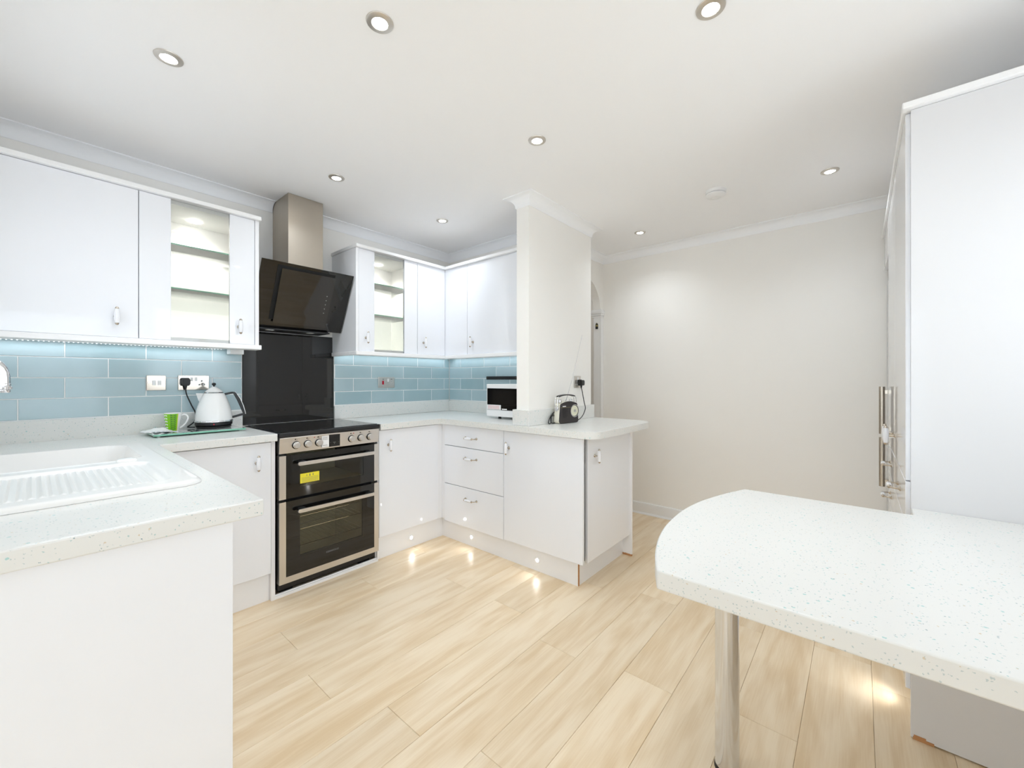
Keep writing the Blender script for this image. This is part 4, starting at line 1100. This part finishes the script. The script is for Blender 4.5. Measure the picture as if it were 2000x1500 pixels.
# faceted body: staggered rings, split into triangles, flat shaded
bm = bmesh.new(); rings = []; nseg = 18
profk = [(0.0895, 0.0452), (0.0885, 0.062), (0.0865, 0.08), (0.0835, 0.098), (0.0795, 0.116), (0.0745, 0.134), (0.0685, 0.152), (0.062, 0.170), (0.0555, 0.187), (0.050, 0.199)]
for i, (r, h) in enumerate(profk):
    rings.append([bm.verts.new((KC.x + r * math.cos(2 * PI * (k + 0.5 * (i % 2)) / nseg), KC.y + r * math.sin(2 * PI * (k + 0.5 * (i % 2)) / nseg), BT + h)) for k in range(nseg)])
for i in range(len(rings) - 1):
    for k in range(nseg):
        a, b = rings[i], rings[i + 1]; k2 = (k + 1) % nseg
        if i % 2 == 0:
            bm.faces.new((a[k], a[k2], b[k])); bm.faces.new((a[k2], b[k2], b[k]))
        else:
            bm.faces.new((a[k], b[k2], b[k])); bm.faces.new((a[k], a[k2], b[k2]))
bm.faces.new(rings[-1]); bm.faces.new(list(reversed(rings[0])))
part(t, 'body', bm, 'ceramic')
U = Vector((0.972, -0.234, 0)); Wd = Vector((0.234, 0.972, 0))     # handle direction and across
def kp(r, z, w=0): p = KC + U * r + Wd * w; return (p.x, p.y, z)
# spout: a pointed lip
bm = bmesh.new()
a1 = [bm.verts.new(kp(-0.048, BT + 0.199, -0.028)), bm.verts.new(kp(-0.048, BT + 0.199, 0.028)), bm.verts.new(kp(-0.083, BT + 0.2005, 0)),
      bm.verts.new(kp(-0.066, BT + 0.152, -0.018)), bm.verts.new(kp(-0.066, BT + 0.152, 0.018)), bm.verts.new(kp(-0.072, BT + 0.160, 0))]
for q in ((0, 2, 1), (0, 3, 5, 2), (1, 2, 5, 4), (3, 4, 5), (0, 1, 4, 3)): bm.faces.new([a1[i] for i in q])
part(t, 'spout', bm, 'ceramic')
part(t, 'lid_ring', lathe(bmesh.new(), [(0.0455, 0.1992), (0.0465, 0.2015), (0.044, 0.205)], 32, None, T), 'chrome')
part(t, 'lid', lathe(bmesh.new(), [(0.043, 0.2052), (0.0405, 0.210), (0.026, 0.224), (0.012, 0.234), (0.007, 0.2365)], 24, None, T), 'ceramic')
part(t, 'lid_knob', lathe(bmesh.new(), [(0.004, 0.2367), (0.004, 0.241), (0.0085, 0.245), (0.0105, 0.2505), (0.0085, 0.256), (0.002, 0.259)], 20, None, T), 'black')
def ribbon(pts, hw, th, m, name):
    bm = bmesh.new(); pr = []
    n = len(pts)
    for i, (r, z) in enumerate(pts):
        a = Vector(pts[max(i - 1, 0)]); b = Vector(pts[min(i + 1, n - 1)]); d = (b - a).normalized(); nn = Vector((-d.y, d.x)) * th[i]
        ring = []
        for s, w in ((1, -hw), (1, hw), (-1, hw), (-1, -hw)):
            ring.append(bm.verts.new(kp(r + s * nn.x, z + s * nn.y, w)))
        pr.append(ring)
    for i in range(n - 1):
        for k in range(4): bm.faces.new((pr[i][k], pr[i][(k + 1) % 4], pr[i + 1][(k + 1) % 4], pr[i + 1][k]))
    bm.faces.new(pr[0]); bm.faces.new(list(reversed(pr[-1])))
    return bm
z_ = lambda h: BT + h
hp = [(0.050, z_(0.192)), (0.088, z_(0.201)), (0.098, z_(0.198)), (0.118, z_(0.160)), (0.133, z_(0.118)), (0.146, z_(0.076)), (0.138, z_(0.071)), (0.086, z_(0.056))]
part(t, 'handle', ribbon(hp, 0.011, [0.006, 0.005, 0.007, 0.0085, 0.008, 0.006, 0.006, 0.006], 'black', 'handle'), 'black', bevel=0.002)
hp2 = [(0.101, z_(0.206)), (0.128, z_(0.163)), (0.143, z_(0.120)), (0.1535, z_(0.073))]
part(t, 'handle_strip', ribbon(hp2, 0.009, [0.0015] * 4, 'ceramic', 'strip'), 'ceramic')
part(t, 'lever', boxes((KC.x + 0.088, KC.y - 0.03, BT + 0.038, KC.x + 0.125, KC.y - 0.018, BT + 0.042)), 'glass')
part(t, 'power_light', lathe(bmesh.new(), [(0.004, 0.0), (0.003, 0.0015)], 12, None, Matrix.Translation(Vector(kp(0, BT + 0.026)) + Vector((-0.0205, -0.0856, 0))) @ Matrix.Rotation(PI / 2, 4, 'X')), 'red')

# mug
MC = Vector((0.4985, 2.845, 0))
t = thing('mug', 'lime green and white leaf patterned mug on the glass board', 'mug', (MC.x, MC.y, BT))
bm = bmesh.new(); n = 64; prm = [(0.027, 0.0), (0.0285, 0.002), (0.0315, 0.03), (0.0345, 0.06), (0.0385, 0.0925), (0.0392, 0.0965), (0.0375, 0.0965), (0.035, 0.088), (0.028, 0.02), (0.024, 0.008)]
ring_ = [[bm.verts.new((MC.x + r * math.cos(2 * PI * k / n), MC.y + r * math.sin(2 * PI * k / n), BT + 0.0003 + h)) for k in range(n)] for r, h in prm]
for i in range(len(prm) - 1):
    for k in range(n):
        f = bm.faces.new((ring_[i][k], ring_[i][(k + 1) % n], ring_[i + 1][(k + 1) % n], ring_[i + 1][k])); f.smooth = True
        a = (360 * (k + 0.5) / n) % 360
        f.material_index = 0
        if i < 4 and i > 0 or i == 0:
            if 120 < a < 292: f.material_index = 1
            elif 292 <= a < 299: f.material_index = 2
            if i >= 4: f.material_index = 0
bm.faces.new(list(reversed(ring_[0]))); bm.faces.new(ring_[-1])
mg = part(t, 'cup', bm, ['ceramic', 'mug_green', 'mug_yellow'])
def mug_leaf(bm, adeg, h, la, lh, tilt):
    vs = []
    for k in range(10):
        q = 2 * PI * k / 10
        u, w = la * math.cos(q), lh * math.sin(q)
        uu = u * math.cos(tilt) - w * math.sin(tilt); ww = u * math.sin(tilt) + w * math.cos(tilt)
        hh = h + ww
        r = 0.0285 + (0.0385 - 0.0285) * (hh / 0.0925) + 0.0006
        a = math.radians(adeg) + uu / r
        vs.append(bm.verts.new((MC.x + r * math.cos(a), MC.y + r * math.sin(a), BT + hh)))
    bm.faces.new(vs)
bmw = bmesh.new(); bmd = bmesh.new()
for i, h in enumerate((0.02, 0.036, 0.052, 0.068, 0.084)):
    for s in (-1, 1):
        mug_leaf(bmw, 205 + s * 9, h, 0.0055, 0.0032, -s * 0.5)
for i in range(8):
    h = 0.012 + i * 0.0105
    for s in (-1, 1): mug_leaf(bmd, 262 + s * 12, h, 0.0062, 0.0026, s * 0.6)
for k in range(14):
    mug_leaf(bmd, 262, 0.008 + k * 0.006, 0.0007, 0.0035, 0)
part(t, 'white_leaves', bmw, 'leaf_w', parent=mg); part(t, 'green_leaves', bmd, 'leaf_d', parent=mg)
hd = Vector((0.97, -0.24, 0))
pts = [MC + hd * r + Vector((0, 0, BT + h)) for r, h in ((0.034, 0.082), (0.050, 0.086), (0.062, 0.076), (0.064, 0.060), (0.055, 0.038), (0.040, 0.020), (0.029, 0.014))]
part(t, 'handle', tube(bmesh.new(), smooth_path(pts, 5), 0.0045, 10), 'ceramic')

# folded tissue and two teaspoons
bm = bmesh.new(); nx, ny = 16, 12; vs = {}
for i in range(nx + 1):
    for j in range(ny + 1):
        u, v = i / nx, j / ny
        h = 0.012 * math.sin(PI * u) * math.sin(PI * v) * (1 + 0.5 * math.sin(9 * u + 4 * v)) + 0.003 * math.sin(17 * u) * math.sin(13 * v + 1) + 0.0035
        h += 0.008 * math.exp(-((u - 0.8) ** 2 + (v - 0.45) ** 2) / 0.03)
        vs[i, j] = bm.verts.new((0.372 + 0.110 * u + 0.006 * math.sin(7 * v), 2.775 + 0.12 * v + 0.006 * math.sin(5 * u), BT + max(0.001, h)))
for i in range(nx):
    for j in range(ny): bm.faces.new((vs[i, j], vs[i + 1, j], vs[i + 1, j + 1], vs[i, j + 1]))
ts = single('tissue', 'crumpled white tissue on the left end of the glass board', 'tissue', bm, 'paper', (0.43, 2.83, BT), smooth=True)
md = ts.modifiers.new('thickness', 'SOLIDIFY'); md.thickness = 0.0008; md.offset = 1
def spoon(label, x, y, ang):
    t = thing('teaspoon', label, 'spoon', (x, y, BT + 0.001), 'teaspoons', ang)
    bm = bmesh.new(); rings = []
    for i in range(7):
        q = i / 6; ring = []
        for k in range(16):
            a = 2 * PI * k / 16
            ring.append(bm.verts.new((0.019 * q * math.cos(a), 0.012 * q * math.sin(a), 0.002 + 0.005 * q * q)))
        rings.append(ring)
    bm2 = bmesh.new()
    top = []
    for i in range(1, 7):
        q = i / 6
        top.append([bm2.verts.new((0.019 * q * math.cos(2 * PI * k / 16), 0.012 * q * math.sin(2 * PI * k / 16), 0.002 + 0.005 * q * q)) for k in range(16)])
    bm2.faces.new(top[0])
    for a, b in zip(top, top[1:]):
        for k in range(16): bm2.faces.new((a[k], a[(k + 1) % 16], b[(k + 1) % 16], b[k]))
    bm.free()
    b = part(t, 'bowl', bm2, 'chrome', local=True, smooth=True)
    md = b.modifiers.new('thickness', 'SOLIDIFY'); md.thickness = 0.001
    part(t, 'handle', tube(bmesh.new(), [(0.018, 0, 0.0065), (0.035, 0, 0.007), (0.095, 0, 0.003)], 0.002, 8, 0, [0.0025, 0.0016, 0.003]), 'chrome', local=True)
spoon('steel teaspoon lying nearer the end of the glass board', 0.415, 2.755, -0.45)
spoon('steel teaspoon lying nearer the mug', 0.448, 2.755, -0.25)

# ------------------------------------------------------------------ microwave and magnetic knife rack
t = thing('microwave', 'white microwave oven with black glass door behind the pier', 'microwave', (2.40, 1.95, WT))
part(t, 'casing', boxes((2.262, 1.735, 0.932, 2.545, 2.170, 1.172)), 'plastic', bevel=0.006)
part(t, 'fascia', boxes((2.250, 1.735, 0.930, 2.2625, 2.170, 1.172)), 'plastic', bevel=0.004)
dr = part(t, 'door_glass', boxes((2.2475, 1.868, 0.979, 2.2505, 2.160, 1.140)), 'bglass', bevel=0.001)
part(t, 'door_window', boxes((2.2468, 1.885, 0.992, 2.2476, 2.105, 1.125)), 'bglass2', parent=dr)
part(t, 'control_panel', boxes((2.2475, 1.745, 0.979, 2.2505, 1.864, 1.140)), 'filter')
part(t, 'name_mark', boxes((2.2462, 1.962, 0.983, 2.2474, 1.972, 0.991), (2.2462, 1.974, 0.983, 2.2474, 1.989, 0.991), (2.2462, 1.991, 0.983, 2.2474, 2.010, 0.991)), 'paper', parent=dr)
lb = part(t, 'label', boxes((2.2460, 2.020, 0.981, 2.2474, 2.160, 1.017)), 'paper', parent=dr, label='white sticker with faint pink print')
part(t, 'label_print', boxes(*[(2.2454, 2.035, z, 2.2461, 2.150, z + 0.003) for z in (0.987, 0.994, 1.001, 1.008)]), 'pinkink', parent=dr)
for y in (1.77, 2.07):
    for x in (2.29, 2.51):
        part(t, 'foot', lathe(bmesh.new(), [(0.011, WT + 0.0003), (0.011, 0.932)], 14, None, Matrix.Translation((x, y, 0))), 'black')
t = thing('knife_rack', 'black magnetic knife rack on the tiles above the microwave', 'knife rack', (2.565, 2.29, 1.22))
part(t, 'rail', boxes((2.556, 2.115, 1.205, 2.5699, 2.468, 1.233)), 'black', bevel=0.001)
part(t, 'magnet_strip', boxes((2.5545, 2.13, 1.210, 2.5565, 2.455, 1.216), (2.5545, 2.13, 1.222, 2.5565, 2.455, 1.228)), 'grille')
for y in (2.135, 2.452):
    part(t, 'screw', lathe(bmesh.new(), [(0.003, 0), (0.002, 0.0025)], 10, None, Matrix.Translation((2.556, y, 1.219)) @ Matrix.Rotation(-PI / 2, 4, 'Y')), 'brass')

# ------------------------------------------------------------------ radio
RW, RH, RD = 0.192, 0.148, 0.062
RP = (2.350, 1.520, WT); rz = -0.14
t = thing('radio', 'retro black and cream portable radio on the peninsula worktop', 'radio', RP, None, rz)
def front_prism(poly, y0, y1):   # polygon in (x,z), extruded along local y
    return prism(bmesh.new(), poly, y0, y1, 0, Matrix(((1, 0, 0, 0), (0, 0, 1, 0), (0, 1, 0, 0), (0, 0, 0, 1))))
def radio_outline(inset=0.0):
    out = []
    w0, w1, h = RW / 2 - inset, RW / 2 - 0.010 - inset, RH - inset
    r = 0.018
    def corner(cx, cz, a0):
        for k in range(7):
            a = math.radians(a0 + 15 * k); out.append((cx + r * math.cos(a), cz + r * math.sin(a)))
    corner(w0 - r, 0.0015 + inset + r, 270)
    corner(w1 - r, h - 0.012 - r, 0)
    for k in range(1, 8):
        x = (w1 - r) - 2 * (w1 - r) * k / 8; out.append((x, h - 0.012 + 0.012 * (1 - (x / (w1 - r)) ** 2)))
    corner(-w1 + r, h - 0.012 - r, 90)
    corner(-w0 + r, 0.0015 + inset + r, 180)
    return out
part(t, 'casing', front_prism(radio_outline(0.0005), -0.021, 0.023), 'cream', local=True, bevel=0.003)
fpan = part(t, 'front_panel', front_prism(radio_outline(0.0), -0.031, -0.0212), 'radio_b', local=True, bevel=0.003)
bm = bmesh.new()
for k in range(11):
    z = 0.040 + k * 0.0062; hw = 0.026 * math.sqrt(max(0.05, 1 - ((k - 5) / 6.2) ** 2)) if k < 5 else 0.026
    abox(bm, -0.045 - hw, -0.0325, z, -0.045 + hw, -0.0308, z + 0.003)
part(t, 'speaker_grille', bm, 'grille', local=True, parent=fpan)
part(t, 'trim_line', boxes((-0.085, -0.0325, 0.107, 0.015, -0.0308, 0.1085)), 'brass', local=True, parent=fpan)
part(t, 'badge', boxes((-0.068, -0.0325, 0.1125, -0.036, -0.0308, 0.118)), 'paper', local=True, parent=fpan)
Ry = Matrix.Translation((0.052, -0.031, 0.082)) @ Matrix.Rotation(PI / 2, 4, 'X')
part(t, 'dial_ring', lathe(bmesh.new(), [(0.043, 0), (0.043, 0.004), (0.0395, 0.004), (0.0395, 0.001)], 40, None, Ry, cap=False), 'chrome', local=True, parent=fpan)
dl = part(t, 'dial_face', lathe(bmesh.new(), [(0.036, 0.0005), (0.0355, 0.002)], 40, None, Ry), 'dialface', local=True)
part(t, 'dial_mount', lathe(bmesh.new(), [(0.0395, 0.0002), (0.0395, 0.0008)], 40, None, Ry), 'black', local=True, parent=dl)
part(t, 'dial_pointer', lathe(bmesh.new(), [(0.011, 0.002), (0.010, 0.010), (0.004, 0.011)], 20, None, Ry), 'chrome', local=True, parent=dl)
for x in (-0.060, 0.052):
    bm = lathe(bmesh.new(), [(0.011, RH - 0.008), (0.011, RH + 0.010), (0.009, RH + 0.012)], 20, None, Matrix.Translation((x, 0.0, 0)))
    part(t, 'top_knob', bm, 'chrome', local=True)
for s in (-1, 1):
    part(t, 'side_disc', lathe(bmesh.new(), [(0.016, 0), (0.016, 0.004), (0.012, 0.006)], 24, None, Matrix.Translation((s * (RW / 2 - 0.004), 0.0, 0.10)) @ Matrix.Rotation(s * PI / 2, 4, 'Y')), 'chrome', local=True)
    bm = bmesh.new()
    for yy in (-0.010, 0.010):
        tube(bm, smooth_path([(s * (RW / 2 + 0.001), yy, 0.10), (s * (RW / 2 + 0.0005), yy, 0.14), (s * (RW / 2 - 0.004), yy, 0.172), (s * (RW / 2 - 0.020), yy, 0.184)], 4), 0.0018, 6)
    part(t, 'handle_wire', bm, 'chrome', local=True)
bm = bmesh.new(); prev = None
hs = [(-0.082, 0.180), (-0.05, 0.187), (0, 0.190), (0.05, 0.187), (0.082, 0.180)]
hs = [(p.x, p.y) for p in smooth_path([(x, z, 0) for x, z in hs], 4)]
rr = []
for x, z in hs:
    rr.append([bm.verts.new((x, yy, z + dz)) for yy, dz in ((-0.016, -0.003), (-0.014, 0.004), (0.014, 0.004), (0.016, -0.003))])
for a, b in zip(rr, rr[1:]):
    for k in range(4): bm.faces.new((a[k], a[(k + 1) % 4], b[(k + 1) % 4], b[k]))
bm.faces.new(rr[0]); bm.faces.new(list(reversed(rr[-1])))
part(t, 'carry_handle', bm, 'black', local=True, bevel=0.0015)
bm = tube(bmesh.new(), [(0.02, 0.018, RH - 0.004), (0.090, 0.020, 0.30), (0.200, 0.022, 0.607)], 0.0012, 8, 0, [0.0022, 0.0016, 0.0010])
lathe(bm, [(0.001, -0.003), (0.003, 0), (0.001, 0.003)], 10, None, Matrix.Translation((0.2, 0.022, 0.609)))
part(t, 'aerial', bm, 'chrome', local=True)
bm = bmesh.new()
tube(bm, smooth_path([(2.315, 1.568, 0.985), (2.275, 1.568, 0.985), (2.225, 1.562, 0.955), (2.195, 1.555, 0.925), (2.205, 1.552, 0.916), (2.222, 1.553, 0.925), (2.232, 1.556, 0.96), (2.26, 1.56, 0.975)], 8), 0.0033, 8)
tube(bm, smooth_path([(2.30, 1.572, 0.962), (2.255, 1.568, 0.962), (2.228, 1.560, 0.945), (2.226, 1.555, 0.922), (2.245, 1.552, 0.916), (2.27, 1.556, 0.917), (2.30, 1.565, 0.917)], 8), 0.0033, 8)
single('cable_loop', 'coiled black cable loop on the worktop left of the radio', 'cable', bm, 'cablem', (2.24, 1.56, 0.913))

# small ornament on the arch jamb
t = thing('wall_ornament', 'tiny dark and gold ornament hung on the arch jamb', 'ornament', (AX1 - 0.0065, 1.925, 1.73))
def orn(z0, z1, w0, w1, m, nm):
    bm = bmesh.new()
    rings = [[bm.verts.new((AX1 - 0.0065 - (0.014 if a % 2 else 0.0) if False else AX1 - 0.0065 - 0.012 * max(0, math.sin(PI * k / 8)) * 1.0, 1.926 + w * math.cos(PI * k / 8), z)) for k in range(9)] for a, (z, w) in enumerate(((z0, w0), (z1, w1)))]
    for k in range(8): bm.faces.new((rings[0][k], rings[0][k + 1], rings[1][k + 1], rings[1][k]))
    bm.faces.new(rings[1]); bm.faces.new(list(reversed(rings[0]))); bm.faces.new((rings[0][8], rings[0][0], rings[1][0], rings[1][8]))
    part(t, nm, bm, m)
orn(1.690, 1.712, 0.012, 0.014, 'black', 'lower_band'); orn(1.7121, 1.730, 0.014, 0.014, 'brass', 'middle_band')
orn(1.7301, 1.742, 0.014, 0.010, 'black', 'upper_band'); orn(1.7421, 1.750, 0.003, 0.002, 'brass', 'hook')

# ground outside the added doors
struct('ground_outside', boxes((-6.5, -3.5, -0.15, -2.751, 4.5, -0.07), (-2.75, -6.0, -0.15, 4.0, -3.26, -0.07)), 'outside')
